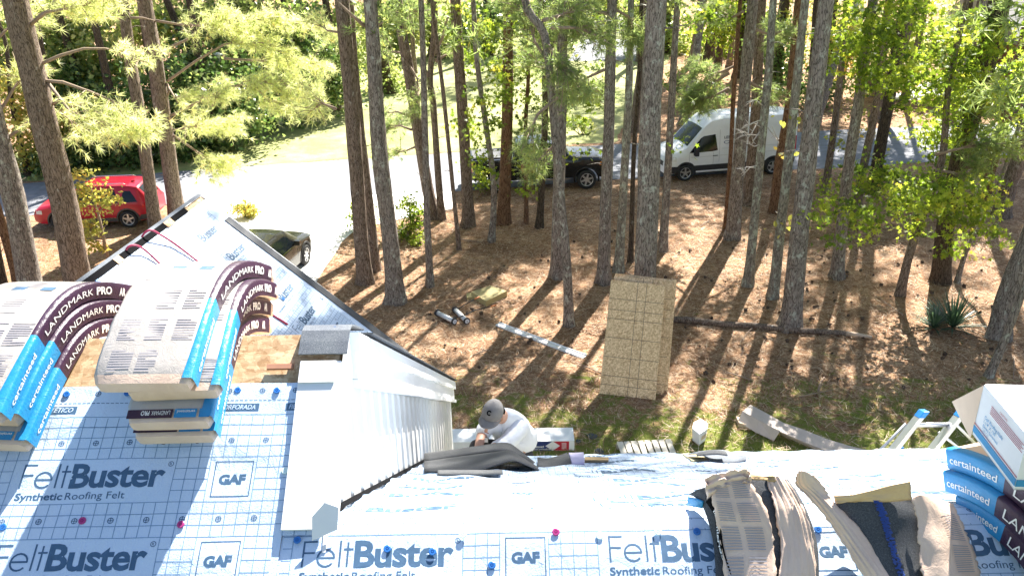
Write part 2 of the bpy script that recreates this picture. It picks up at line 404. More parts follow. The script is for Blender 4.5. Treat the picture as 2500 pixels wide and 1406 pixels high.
px_trees = [
 ('pine_tree','thick leaning pine with long bare side branches, in front of the red car',(206,742),[(190,690),(150,470),(95,240),(38,0)],62,60,BN,18,LG),
 ('pine_tree','lichen grey pine trunk at the left edge behind the shingle stack',(88,742),[(72,690),(40,520),(8,380),(-60,100)],54,46,GY,16,LG),
 ('pine_tree','slim pine crossing the rear of the red car',(384,566),[(378,540),(345,300),(318,150),(298,0)],30,26,BN,17,LG),
 ('pine_tree','pine right of the red car with foliage boughs reaching right',(434,530),[(428,500),(400,300),(380,150),(352,0)],36,36,BN,17,LG),
 ('pine_tree','reddish slim trunk leaning at the far left edge',(48,720),[(36,660),(14,580),(-10,500),(-60,300)],22,20,RD,12,LG),
 ('pine_tree','dark trunk half cut by the left edge of the view',(12,724),[(2,680),(-20,560),(-50,350)],26,22,DK,12,LG),
 ('pine_tree','front trunk of the pair nearest the driveway',(893,690),[(880,560),(868,380),(852,200),(834,0)],34,36,BN,17,CG),
 ('pine_tree','rear trunk of the pair nearest the driveway',(915,660),[(902,520),(878,330),(862,170),(850,0)],26,26,BN,17,CG),
 ('pine_tree','smooth grey pine just right of the trunk pair by the driveway',(967,736),[(955,600),(928,380),(915,200),(903,0)],42,34,GY,18,CG),
 ('pine_tree','leaning brown pine that closes on a thin grey one lower down',(1060,532),[(1042,450),(1020,320),(995,160),(970,0)],28,25,BN,17,CG),
 ('pine_tree','thin straight grey pine crossing in front of the leaning brown pine',(1050,699),[(1042,520),(1038,330),(1034,160),(1028,0)],17,14,GY,14,CG),
 ('pine_tree','slender brown trunk with a forked top left of the pickup',(1079,536),[(1068,400),(1058,250),(1050,190),(1062,20)],17,14,BN,13,CG),
 ('pine_tree','very thin dark trunk between the forked trunk and the pickup',(1121,610),[(1105,450),(1085,250),(1070,130),(1056,20)],10,10,BN,12,CG),
 ('pine_tree','brown pine at the tail end of the black pickup',(1143,552),[(1138,430),(1128,250),(1120,130),(1112,0)],28,26,BN,17,CG),
 ('pine_tree','wavy thin grey trunk in front of the pickup bed',(1200,590),[(1205,450),(1185,300),(1165,150),(1155,0)],15,12,GY,13,CG),
 ('pine_tree','rough brown pine in front of the pickup cab',(1228,546),[(1235,400),(1240,250),(1240,120),(1241,0)],30,24,RD,17,CG),
 ('pine_tree','orange brown sapling trunk before the rear door of the pickup',(1285,545),[(1284,420),(1283,300),(1290,180),(1285,90)],10,9,RD,9,CG),
 ('pine_tree','dark slim trunk before the front door of the pickup',(1317,556),[(1324,420),(1330,300),(1330,180),(1322,60)],16,14,DK,13,CG),
 ('pine_tree','bent lichen trunk that sweeps left at the top, longest in the centre',(1390,794),[(1384,640),(1366,450),(1350,270),(1330,90),(1280,0)],22,20,GY,12,CG),
 ('pine_tree','straight grey pine directly behind the bent lichen trunk',(1362,676),[(1362,540),(1366,370),(1372,200),(1375,0)],32,24,GY,17,CG),
 ('pine_tree','grey pine left of the leaning boards',(1474,690),[(1478,520),(1485,330),(1490,160),(1495,0)],30,24,GY,17,CG),
 ('pine_tree','slim lichen spotted trunk left of the thickest pine',(1511,664),[(1520,500),(1530,320),(1537,160),(1541,0)],22,16,LI,15,CG),
 ('pine_tree','narrow dark trunk close behind the lichen spotted one by the boards',(1540,640),[(1543,520),(1548,360),(1560,200),(1565,30)],12,10,DK,12,CG),
 ('pine_tree','thickest grey pine, the one the boards lean against',(1566,852),[(1573,690),(1577,600),(1585,400),(1593,200),(1604,0)],54,50,GY,20,CG),
 ('pine_tree','slim trunk between the thickest pine and the white van',(1618,612),[(1628,450),(1638,280),(1646,140),(1654,0)],20,15,GY,15,CG),
 ('pine_tree','thin reddish trunk before the van door',(1771,560),[(1778,460),(1785,360),(1790,250),(1800,100)],10,11,RD,11,CG),
 ('pine_tree','grey brown pine before the middle of the white van',(1787,582),[(1800,440),(1813,290),(1825,140),(1838,0)],32,26,GY,17,CG),
 ('pine_tree','dark brown pine just behind, before the middle of the van',(1828,500),[(1835,400),(1845,280),(1852,150),(1860,0)],28,22,BN,17,CG),
 ('pine_tree','pale lichen covered trunk before the rear half of the van',(1826,697),[(1842,540),(1858,370),(1876,180),(1888,0)],22,18,LI,14,CG),
 ('pine_tree','brown trunk before the rear wheel of the van',(1890,520),[(1902,400),(1925,270),(1938,140),(1950,0)],22,20,RD,16,CG),
 ('pine_tree','spotted grey trunk left of the big pine on the right',(1886,727),[(1905,560),(1925,390),(1948,180),(1966,0)],24,20,LI,16,CG),
 ('pine_tree','big straight grey pine with its foot at the fallen log',(1928,800),[(1948,600),(1972,390),(1995,190),(2018,0)],46,38,GY,19,CG),
 ('pine_tree','slim trunk right of the big straight pine, its foot in shade',(2014,470),[(2030,360),(2045,240),(2058,120),(2068,0)],17,14,BN,15,CG),
 ('pine_tree','grey trunk behind the hanging green leaves, right of the big pine',(2044,678),[(2056,540),(2075,380),(2108,170),(2132,0)],28,23,GY,17,CG),
 ('pine_tree','narrow trunk with its foot in green leaves',(2090,520),[(2105,420),(2135,280),(2155,150),(2170,0)],20,17,BN,15,CG),
 ('pine_tree','dark brown leaning trunk deeper in the green leaves',(2128,470),[(2145,380),(2168,260),(2190,130),(2212,0)],28,26,DK,17,CG),
 ('pine_tree','bare leaning pole trunk left of the yucca',(2196,720),[(2215,640),(2240,560),(2300,390),(2318,200)],20,15,BN,11,CG),
 ('pine_tree','thick dark trunk rising through the leaves above the yucca',(2296,688),[(2315,520),(2370,290),(2410,130),(2440,0)],38,52,DK,18,CG),
 ('pine_tree','thin pole leaning right above the yucca',(2337,690),[(2360,610),(2400,540),(2450,420),(2480,330)],11,10,GY,9,CG),
 ('pine_tree','stout leaning grey trunk at the right edge above the boxes',(2438,822),[(2455,740),(2490,640),(2530,540),(2600,330)],46,42,GY,14,CG),
 ('pine_tree','slim leaning stem close to the stout trunk at the right edge',(2414,919),[(2440,860),(2475,770),(2520,640),(2560,500)],18,16,GY,9,CG),
 ('pine_tree','brown leaning trunk high at the right edge beyond the yucca',(2446,528),[(2462,460),(2490,380),(2530,250)],36,34,BN,15,CG),
 ('pine_tree','stubby sunlit trunk beside the brown leaning one at the right edge',(2400,510),[(2412,440),(2440,340),(2475,200)],26,24,RD,14,CG),
]
for (nm, lb, b, via, wb, wt, bk, H, gr) in px_trees:
    px_tree(nm, lb, b, via, wb, wt, bk, H, H >= 14, gr)
# distant pines beyond the road (right half and far left)
far = [(1695,150,24),(1752,162,16),(1780,165,14),(1880,200,20),(1985,210,18),(2050,215,16),(2120,235,22),(2205,250,18),(2330,260,26),(2445,240,22),
       (940,205,16),(1012,180,12),(860,205,22),(760,240,18),(1350,130,14),(1560,150,16),(560,300,16),(1640,200,10)]
words = ['behind the thickest pine','dark, left of the tall van roof','slim, beside the dark one','above the van roof','above the rear of the van','right of the big pine','deep in the leaves','over the sunlit lane','over the lane at right','near the right corner','at the end of the left lawn','slim, near the picket fence','at the corner of the left woods','inside the left woods','beside the far driveway','behind the lichen trunk','behind the lamp','thin, left of the van']
for (x, y, wd), wr in zip(far, words):
    px_tree('pine_tree', 'distant pine trunk beyond the road, '+wr, (x, y), [(x+(x-1250)*.02, y-80), (x+(x-1250)*.05, y-200)], wd, wd*.8, random.choice([BN, DK]), 18, True, 'distant pines beyond the road', stubs=1)

for (x, y, wr) in [(1545,322,'behind the lichen spotted trunk'),(1668,306,'left of the windscreen of the van'),(1990,300,'between the van and the deep leaves'),(2140,288,'behind the grey trunk in the leaves'),(2290,280,'behind the thick dark trunk'),(2440,270,'near the brick house')]:  # pines added so their crowns shade the strip where the vehicles stand
    r_ = px_tree('pine_tree', 'pine added for shade at the far edge of the road, '+wr, (x, y), [(x+(x-1250)*.04, y-90), (x+(x-1250)*.09, y-220)], 22, 18, random.choice([BN, GY]), 17, True, 'shade pines added at the far edge of the road', stubs=1)
    for zz, sc_ in ((9.0, 1.5), (11.5, 1.4)):
        shade_crown = link('crown', CROWNS[len(TREES) % 3][0], r_); shade_crown.location = (0,0,zz); shade_crown.scale = (sc_, sc_, .5); shade_crown.rotation_euler = (0,0,random.uniform(0,6.28))  # broad flattened crowns, unseen overhead, added only to cast shade
# boughs drawn with their needles
def bough(root_i, polys, mat, nsub=16, tuft=3, L=.24, nb=16, wd=.016, out=.35, r0=.045, name='crown', dy=0, jit=.12):
    """polys: list of (pixel polyline, y start, y end offset, density)"""
    root, B, pts, rads = TREES[root_i]
    C = []; A = []
    for (pl, y1, dens) in polys:
        m = MB()
        n = len(pl); P = [atY(x, y, B.y+y1*i/(n-1)) for i, (x, y) in enumerate(pl)]
        rr = [r0*(1-.75*i/(n-1)) for i in range(n)]
        m.tube([p-B for p in P], rr, 7)
        if dens <= 0:
            m.build('branch', MT['twig'], root); continue
        segs = []; 
        for k in range(int(nsub*dens)):
            f = out+(1-out)*random.random()**.8; ff = f*(n-1); a = min(int(ff), n-2); q = P[a].lerp(P[a+1], ff-a)
            tdir = (P[a+1]-P[a]).normalized()
            d = (tdir*random.uniform(.3,1)+Vector((random.uniform(-.6,.6), random.uniform(-.9,.9), random.uniform(-.45,.45)))).normalized()
            ln = random.uniform(.3, 1.0)*(1.15-f*.4); e = q+d*ln; e.z -= .05*ln
            m.tube([q-B, (q+e)/2-B+Vector((0,0,.03)), e-B], [.012,.009,.006], 4)
            for j in range(tuft+int(ln*4)):
                t = .35+.65*(j+1)/(tuft+int(ln*4)); p = q.lerp(e, t)-B+Vector((random.gauss(0,jit),random.gauss(0,jit),random.gauss(0,jit*.7)))
                C.append(p); A.append(d+Vector((0,0,.25)))
        for _ in range(3):
            C.append(P[-1]-B); A.append((P[-1]-P[-2]).normalized())
        m.build('branch', MT['twig'], root)
    if C:
        V, lv = needle_tufts(np.array(C), np.array(A), nb, L, wd)
        link(name, npmesh(name, V, 3, lv), root, mat)
def Z1(*pts): return [(x/2.93, y/2.93) for x, y in pts]
# thick leaning pine (0) and the pine right of the red car (3)
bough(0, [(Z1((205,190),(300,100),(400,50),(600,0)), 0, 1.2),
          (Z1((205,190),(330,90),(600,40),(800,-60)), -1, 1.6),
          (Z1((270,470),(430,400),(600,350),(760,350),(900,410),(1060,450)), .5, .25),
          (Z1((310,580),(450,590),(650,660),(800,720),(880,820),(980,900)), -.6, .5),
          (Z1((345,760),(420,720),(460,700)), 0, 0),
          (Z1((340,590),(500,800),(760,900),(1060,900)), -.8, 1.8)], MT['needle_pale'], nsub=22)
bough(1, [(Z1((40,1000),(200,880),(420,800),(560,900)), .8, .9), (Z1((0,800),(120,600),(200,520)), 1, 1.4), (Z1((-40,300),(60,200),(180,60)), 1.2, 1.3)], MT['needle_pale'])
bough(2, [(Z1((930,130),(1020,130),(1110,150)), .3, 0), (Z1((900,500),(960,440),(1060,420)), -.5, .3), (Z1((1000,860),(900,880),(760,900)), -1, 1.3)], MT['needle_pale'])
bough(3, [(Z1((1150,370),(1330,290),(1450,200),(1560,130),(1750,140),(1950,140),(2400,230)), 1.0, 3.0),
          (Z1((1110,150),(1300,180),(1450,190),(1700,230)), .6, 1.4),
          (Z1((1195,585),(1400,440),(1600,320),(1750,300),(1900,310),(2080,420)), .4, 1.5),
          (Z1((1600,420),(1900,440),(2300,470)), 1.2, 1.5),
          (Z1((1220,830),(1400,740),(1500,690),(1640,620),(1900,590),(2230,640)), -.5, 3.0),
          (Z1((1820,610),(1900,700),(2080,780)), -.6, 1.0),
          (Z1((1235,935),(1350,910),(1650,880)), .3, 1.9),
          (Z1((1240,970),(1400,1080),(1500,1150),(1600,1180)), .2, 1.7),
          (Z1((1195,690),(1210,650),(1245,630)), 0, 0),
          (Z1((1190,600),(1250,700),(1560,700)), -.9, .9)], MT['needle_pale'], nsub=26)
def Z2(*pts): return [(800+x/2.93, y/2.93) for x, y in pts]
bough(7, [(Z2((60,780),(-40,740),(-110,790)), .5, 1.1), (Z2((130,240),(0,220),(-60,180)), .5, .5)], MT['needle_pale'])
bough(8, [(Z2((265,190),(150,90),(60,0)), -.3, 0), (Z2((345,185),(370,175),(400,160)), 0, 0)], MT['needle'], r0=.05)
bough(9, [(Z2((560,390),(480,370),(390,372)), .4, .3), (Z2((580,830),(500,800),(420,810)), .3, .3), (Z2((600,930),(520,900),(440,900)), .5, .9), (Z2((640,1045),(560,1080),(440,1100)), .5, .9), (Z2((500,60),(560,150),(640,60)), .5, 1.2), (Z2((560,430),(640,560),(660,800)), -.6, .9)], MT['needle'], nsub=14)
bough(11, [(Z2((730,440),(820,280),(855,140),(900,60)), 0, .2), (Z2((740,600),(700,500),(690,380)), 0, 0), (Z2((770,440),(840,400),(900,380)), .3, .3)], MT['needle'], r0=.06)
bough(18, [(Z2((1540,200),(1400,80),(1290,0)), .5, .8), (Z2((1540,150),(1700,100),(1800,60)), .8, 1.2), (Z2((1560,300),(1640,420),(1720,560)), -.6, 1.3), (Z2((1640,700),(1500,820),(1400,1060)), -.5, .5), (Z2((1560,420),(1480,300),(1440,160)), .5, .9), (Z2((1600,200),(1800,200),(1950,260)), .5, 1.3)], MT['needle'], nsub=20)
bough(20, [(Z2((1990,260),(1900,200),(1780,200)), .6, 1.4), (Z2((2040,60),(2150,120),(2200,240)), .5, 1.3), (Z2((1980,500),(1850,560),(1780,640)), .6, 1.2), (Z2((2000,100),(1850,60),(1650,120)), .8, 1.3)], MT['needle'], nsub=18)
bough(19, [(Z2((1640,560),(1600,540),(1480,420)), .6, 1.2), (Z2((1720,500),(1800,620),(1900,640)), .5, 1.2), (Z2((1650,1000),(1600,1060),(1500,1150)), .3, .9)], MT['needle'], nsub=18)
def Z3(*pts): return [(1600+x/2.778, y/2.778) for x, y in pts]
bough(25, [(Z3((500,500),(400,560),(280,640)), .6, 1.6), (Z3((500,600),(380,660),(260,700)), .4, 1.4), (Z3((540,450),(420,500),(300,470)), .8, 1.2)], MT['needle'], nsub=22)
bough(26, [(Z3((640,560),(720,600),(780,620)), .5, .6), (Z3((680,200),(780,240),(860,220)), 1, 1.4), (Z3((600,80),(520,120),(420,60)), 1, 1.4)], MT['needle'], nsub=18)
bough(36, [(Z3((1900,1050),(2100,1000),(2300,960)), -.6, 1.4), (Z3((1900,1150),(2050,1180),(2160,1120)), -.4, 1.2)], MT['needle'], nsub=18)
# bare pale twigs on the lichen trunk before the van
tw = MB(); Bt = TREES[28][1]
for pl in [((1868,262),(1845,245),(1822,250)), ((1868,290),(1840,300),(1820,312)), ((1864,315),(1840,300),(1815,310)), ((1860,330),(1830,330),(1806,332)), ((1858,318),(1838,345),(1845,352)), ((1856,402),(1830,410),(1812,430)), ((1854,412),(1822,408),(1815,420)), ((1850,300),(1838,320),(1822,345)), ((1862,350),(1842,358),(1826,350)), ((1830,330),(1818,322),(1808,326)), ((1875,312),(1900,345),(1885,310))]:
    P = [atY(x, y, Bt.y-.1*i)-Bt for i, (x, y) in enumerate(pl)]; tw.tube(P, [.02,.014,.007], 5)
    for _ in range(3):
        q = P[1].lerp(P[2], random.random()); e = q+Vector((random.uniform(-.3,.05), random.uniform(-.1,.1), random.uniform(-.2,.2))); tw.tube([q,(q+e)/2+Vector((0,0,.02)),e],[.009,.007,.004],4)
tw.build('branch', MT['twig_pale'], TREES[28][0])
# ============================================================ BROADLEAF CROWNS
def px_leaf_crown(root, B, ells, mat, per=16, dens=1.0, size=.148, shape=STAR, clumpr=.3, name='crown', twigs=None, flat=.3):
    """ells: (px, py, rx_px, ry_px, dY) -> sprays of leaves round the tree's own depth"""
    B = Vector(B); Cs = []; Rs = []; Ns = []
    P = []; LV = []; CL = []
    for (x, y, rx, ry, dy) in ells:
        c = atY(x, y, B.y+dy); sc = depth(c)/F; rX, rZ = rx*sc, ry*sc
        area = rX*rZ*3.14; ncl = max(2, int(area*dens*(11.0 if shape is STAR else 7.0 if shape is OVAL else 3.2)))+(5 if size < .13 else 0); rY = min(1.6, (rX+rZ)*.5)
        p, lv, cl = spray_points([c-B], [(rX, rY, rZ)], ncl, per, clumpr, flat)
        P.append(p); LV.append(lv); CL.append(cl)
    P = np.concatenate(P); LV = np.concatenate(LV); CL = np.concatenate(CL)
    V = leaf_cards(P, size, shape, .35)
    o = link(name, npmesh(name, V, len(shape), LV), root, mat)
    if twigs is not None:
        m = MB()
        for q in CL[::2]:
            q = Vector(q); d = Vector((random.gauss(0,.4), random.gauss(0,.4), -.25)); m.tube([q-Vector(d)*.2, q+d*.6], [.004,.009], 3)
        m.build('branch', twigs, root)
    return o
GL, OL, YL, DL = MT['leaf_green'], MT['leaf_olive'], MT['leaf_yellow'], MT['leaf_dark']
T = lambda i: (TREES[i][0], TREES[i][1])
# green sweetgum foliage of the right side
px_leaf_crown(*T(33), [(2060,130,70,60,-.5),(2130,60,90,70,-.8),(2120,175,70,40,-.6),(2150,215,60,25,-1),(2050,60,60,60,.5)], GL, dens=1.3)
px_leaf_crown(*T(37), [(2210,80,130,90,-1.2),(2300,150,130,100,-.5),(2420,80,90,90,-.5),(2230,210,130,60,-.8),(2370,260,120,70,-.6),(2290,330,90,60,0),(2460,210,60,90,0),
                       (2200,20,120,40,-1.5),(2400,190,60,60,.5),(2440,340,60,50,0)], GL, dens=1.5)
px_leaf_crown(*T(34), [(2150,420,100,45,-1),(2080,470,80,35,-1.5),(2240,440,90,60,-1),(2040,540,55,22,-2.2),(2090,520,60,28,-2),(2340,390,80,70,-.5)], GL, dens=1.3)
px_leaf_crown(*T(36), [(2270,500,120,50,-.8),(2200,480,150,50,-1.4),(2060,500,80,40,-1.6),(2330,470,120,60,-1.2),(2400,520,60,50,-1.2),(2360,520,80,45,-.6),(2170,530,70,35,-1),(2420,555,55,35,-.8),(2330,600,55,40,0),(2100,560,60,30,-1),(2240,560,40,35,0),(2390,450,60,40,0),(2460,590,25,30,-.5)], GL, dens=1.0)
px_leaf_crown(*T(30), [(1925,548,14,10,-.2),(1935,310,18,40,.2),(1930,375,14,30,.2)], YL, dens=1.0, shape=OVAL, per=8)
px_leaf_crown(*T(31), [(2040,590,16,12,-1.5),(1990,535,18,10,-1.5)], GL, dens=1.0)
# sweetgum leaves in front of the pickup
px_leaf_crown(*T(13), [(1150,110,60,50,-.5),(1190,60,60,40,-.5),(1140,40,60,30,0),(1150,165,40,40,0),(1125,310,22,60,.2),(1140,390,14,20,0)], GL, dens=1.0)
px_leaf_crown(*T(14), [(1205,250,70,40,-.5),(1180,300,40,40,0),(1170,345,30,40,0),(1175,410,30,35,-.3),(1215,180,50,40,0)], GL, dens=1.1)
px_leaf_crown(*T(16), [(1265,180,55,55,0),(1275,80,60,50,0),(1290,240,45,50,0),(1265,370,45,40,0),(1290,310,40,40,.3),(1268,458,12,9,-.5),(1290,465,8,9,-.5),(1295,410,16,16,-.3)], GL, dens=.95, per=12)
px_leaf_crown(*T(17), [(1340,120,50,60,.3),(1350,260,40,60,.3),(1340,350,30,40,.3),(1400,30,80,30,.8)], OL, dens=.7, shape=OVAL, size=.12)
px_leaf_crown(*T(20), [(1440,240,60,60,1),(1420,300,50,30,1),(1455,190,40,40,1),(1410,375,30,20,0),(1470,60,60,40,1.2)], GL, dens=.85, per=11)
px_leaf_crown(*T(24), [(1690,60,60,50,1),(1750,30,60,30,1),(1670,350,22,20,-1.5)], GL, dens=.9, per=12)
px_leaf_crown(*T(32), [(2065,80,50,60,0),(2075,240,50,60,.5),(2070,330,35,35,0),(2110,300,30,40,.5)], YL, dens=.6, shape=OVAL)
# sapling in front of the red car and yellowing tree at left
def sapling(name, base, top, ells, label, cat, mat, shape=OVAL, size=.1, per=9, dens=1.4, group=None, stem=MT['twig'], th=9, nst=1):
    B = G(*base); root = empty(name, B, 0, label, cat, group); m = MB(); Tp = atY(top[0], top[1], B.y)
    for i in range(nst):
        off = Vector((random.uniform(-.3,.3), random.uniform(-.3,.3), 0))*(i > 0)
        m.tube([off*.2, (Tp-B)*.5+off+Vector((.04,0,0)), (Tp-B)*random.uniform(.85,1)+off], [th/2*depth(B)/F, th/3*depth(B)/F, th/8*depth(B)/F], 6)
    for (x, y, rx, ry, dy) in ells:
        for _ in range(3):
            e = atY(x+random.uniform(-rx, rx)*.7, y+random.uniform(-ry, ry)*.7, B.y+dy)-B; q = (Tp-B)*min(.95, max(.15, e.z/max((Tp-B).z,.1)*.8)); m.tube([q, (q+e)/2+Vector((0,0,.05)), e], [.012,.008,.004], 4)
    m.build('stem', stem, root); px_leaf_crown(root, B, ells, mat, per, dens, size, shape, .22, name='foliage')
    return root
sapling('sapling', (264,636), (215,430), [(215,455,40,30,0),(190,480,30,25,0),(235,500,45,30,0),(270,480,25,25,0),(200,540,40,25,0),(240,560,40,20,0),(205,420,30,20,.2),(190,585,30,12,0),(230,600,25,12,0)], 'young broadleaf sapling with bright pale leaves in front of the red car', 'sapling', YL, dens=2.0, per=12, size=.12)
def forest_tree(label, base, ells, mat, size, dens, H=11, th=24, group='leafy trees of the dark wood behind the lawn', shape=QUAD, per=34, bark=None, name='broadleaf_tree', clumpr=.6):
    B = G(*base); root = empty(name, B, 0, label, 'tree', group); rr = th/2*depth(B)/F
    trunk('trunk', [B, B+Vector((random.uniform(-.3,.3),0,H*.35)), B+Vector((random.uniform(-.6,.6),0,H*.7)), B+Vector((random.uniform(-.8,.8),0,H))], [rr, rr*.8, rr*.5, rr*.15], bark or DK, root, n=9, origin=B)
    px_leaf_crown(root, B, ells, mat, per, dens, size, shape, clumpr, flat=.6)
    return root
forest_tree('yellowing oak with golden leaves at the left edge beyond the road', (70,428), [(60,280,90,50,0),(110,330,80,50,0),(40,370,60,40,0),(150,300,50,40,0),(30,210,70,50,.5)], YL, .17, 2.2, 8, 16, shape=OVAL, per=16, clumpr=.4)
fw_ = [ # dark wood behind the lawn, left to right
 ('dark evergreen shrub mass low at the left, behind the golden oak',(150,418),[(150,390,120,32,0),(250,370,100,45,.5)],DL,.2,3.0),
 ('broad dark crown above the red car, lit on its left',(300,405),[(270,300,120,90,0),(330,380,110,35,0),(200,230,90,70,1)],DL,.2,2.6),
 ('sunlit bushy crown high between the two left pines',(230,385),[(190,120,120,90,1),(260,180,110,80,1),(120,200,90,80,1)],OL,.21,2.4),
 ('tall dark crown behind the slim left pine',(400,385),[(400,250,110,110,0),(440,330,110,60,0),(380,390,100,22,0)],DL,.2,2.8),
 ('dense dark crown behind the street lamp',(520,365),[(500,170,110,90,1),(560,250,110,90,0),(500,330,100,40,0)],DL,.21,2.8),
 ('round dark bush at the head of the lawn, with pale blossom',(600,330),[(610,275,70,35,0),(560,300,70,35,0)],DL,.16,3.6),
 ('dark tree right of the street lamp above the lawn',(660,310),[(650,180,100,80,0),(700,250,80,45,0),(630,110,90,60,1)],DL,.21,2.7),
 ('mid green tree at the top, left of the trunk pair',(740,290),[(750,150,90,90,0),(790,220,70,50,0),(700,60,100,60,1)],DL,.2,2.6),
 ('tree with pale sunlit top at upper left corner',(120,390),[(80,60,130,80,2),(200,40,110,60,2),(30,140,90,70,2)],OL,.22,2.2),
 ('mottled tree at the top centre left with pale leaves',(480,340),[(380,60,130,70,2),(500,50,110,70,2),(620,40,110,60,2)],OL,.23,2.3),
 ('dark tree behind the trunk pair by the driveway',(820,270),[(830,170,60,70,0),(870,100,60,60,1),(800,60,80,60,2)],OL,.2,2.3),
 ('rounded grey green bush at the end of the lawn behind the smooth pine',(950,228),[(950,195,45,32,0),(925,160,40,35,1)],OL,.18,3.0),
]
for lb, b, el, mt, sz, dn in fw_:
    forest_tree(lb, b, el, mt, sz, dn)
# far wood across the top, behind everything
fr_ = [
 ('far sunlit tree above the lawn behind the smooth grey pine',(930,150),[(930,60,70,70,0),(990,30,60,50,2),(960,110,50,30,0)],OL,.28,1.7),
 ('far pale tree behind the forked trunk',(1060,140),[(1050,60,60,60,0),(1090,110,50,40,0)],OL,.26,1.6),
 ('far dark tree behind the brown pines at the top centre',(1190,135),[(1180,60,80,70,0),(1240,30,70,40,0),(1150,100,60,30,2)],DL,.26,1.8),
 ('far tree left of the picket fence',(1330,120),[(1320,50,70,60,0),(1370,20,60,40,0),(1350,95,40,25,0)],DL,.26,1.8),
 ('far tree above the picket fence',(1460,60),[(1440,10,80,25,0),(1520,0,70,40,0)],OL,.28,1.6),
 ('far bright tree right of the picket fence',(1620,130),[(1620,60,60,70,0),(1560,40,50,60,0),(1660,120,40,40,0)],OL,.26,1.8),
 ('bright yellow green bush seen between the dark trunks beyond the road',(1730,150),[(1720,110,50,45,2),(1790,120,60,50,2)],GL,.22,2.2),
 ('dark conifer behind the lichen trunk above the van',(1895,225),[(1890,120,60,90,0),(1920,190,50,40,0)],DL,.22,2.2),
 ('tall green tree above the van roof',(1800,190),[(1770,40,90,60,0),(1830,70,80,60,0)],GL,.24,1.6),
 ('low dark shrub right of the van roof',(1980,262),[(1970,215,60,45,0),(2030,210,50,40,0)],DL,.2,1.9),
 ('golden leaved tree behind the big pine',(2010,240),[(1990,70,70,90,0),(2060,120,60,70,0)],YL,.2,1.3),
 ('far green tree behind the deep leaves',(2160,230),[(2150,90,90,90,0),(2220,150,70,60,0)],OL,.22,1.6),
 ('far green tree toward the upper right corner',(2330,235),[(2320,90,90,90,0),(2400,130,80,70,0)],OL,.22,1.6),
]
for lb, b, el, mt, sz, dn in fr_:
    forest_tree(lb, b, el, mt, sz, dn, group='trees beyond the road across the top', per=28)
# low shrub border along the far side of the road and behind the van
def bush(label, base, ells, mat, size=.12, dens=4, shape=OVAL, per=26, name='bush', cat='bush', group=None):
    B = G(*base); root = empty(name, B, 0, label, cat, group); m = MB()
    for (x, y, rx, ry, dy) in ells:
        for _ in range(4):
            e = atY(x+random.uniform(-rx, rx)*.6, y+random.uniform(-ry, ry)*.6, B.y+dy)-B; m.tube([Vector((random.uniform(-.1,.1), 0, 0)), e*.5+Vector((0,0,.05)), e], [.018,.012,.005], 4)
    m.build('stem', MT['twig'], root); px_leaf_crown(root, B, ells, mat, per, dens, size, shape, .2, name='foliage'); return root
bush('leafy green shrub left of the smooth pine by the driveway', (885,560), [(880,505,24,22,0),(900,530,24,22,0),(865,535,12,16,0)], GL, .09)
bush('tall leafy shrub right of the smooth pine', (1000,580), [(990,500,26,22,0),(1005,550,34,28,0),(980,570,24,18,0),(1020,520,20,20,0)], GL, .09)
bush('small shrub at the foot of the thin grey pine', (1028,600), [(1020,585,22,12,0)], GL, .08)
bush('lime green ball shrub beside the driveway behind the roof peak', (600,532), [(600,514,28,15,0),(592,508,20,12,0),(612,518,16,10,0)], YL, .09, 9)
bush('small leafy shrub before the tail of the pickup', (1175,480), [(1180,440,26,24,0),(1165,415,20,20,0)], GL, .09, 1.8)
bush('low roadside shrub right of the pickup, beyond the road', (1420,330), [(1420,310,40,16,0),(1380,300,30,16,0)], OL, .13, 2)
bush('sunlit roadside bush with pale leaves above the windscreen of the van', (1700,262), [(1690,225,50,25,0),(1740,235,50,22,0),(1650,200,40,30,1)], OL, .14, 2.2)
bush('dark bush under the picket fence', (1340,165), [(1330,150,40,12,0)], DL, .16, 2.4)
bush('dark bush beside the far driveway', (1235,175), [(1230,155,45,14,0)], DL, .16, 2.2)
# yucca
def yucca(label, base, n, L, seed):
    B = G(*base); V = []; lv = []; rs = random.Random(seed)
    for i in range(n):
        a = rs.uniform(0, 6.283); el = rs.uniform(.25, 1.35); l = L*rs.uniform(.7, 1.1)
        d = Vector((math.cos(a)*math.cos(el), math.sin(a)*math.cos(el), math.sin(el))); s = d.cross(Vector((0,0,1))).normalized()*.022
        q = [Vector((0,0,.02)), d*l*.5, d*l-Vector((0,0,.12*l*math.cos(el)))]
        V += [q[0]-s*.6, q[0]+s*.6, q[1]+s, q[1]-s]; V += [q[1]-s, q[1]+s, q[2]+s*.05, q[2]-s*.05]; c = rs.random(); lv += [c, c]
    o = link('yucca', npmesh('yucca', [tuple(v) for v in V], 4, np.array(lv)), None, MT['yucca']); o.location = B
    return tag(o, label, 'plant')
yucca('large spiky yucca rosette in the straw near the right edge', (2325,800), 120, 1.0, 3)
yucca('smaller dark yucca clump left of the large rosette', (2280,802), 70, .7, 5)
yucca('spiky yucca at the foot of the stubby trunk, upper right', (2425,492), 60, .8, 8)
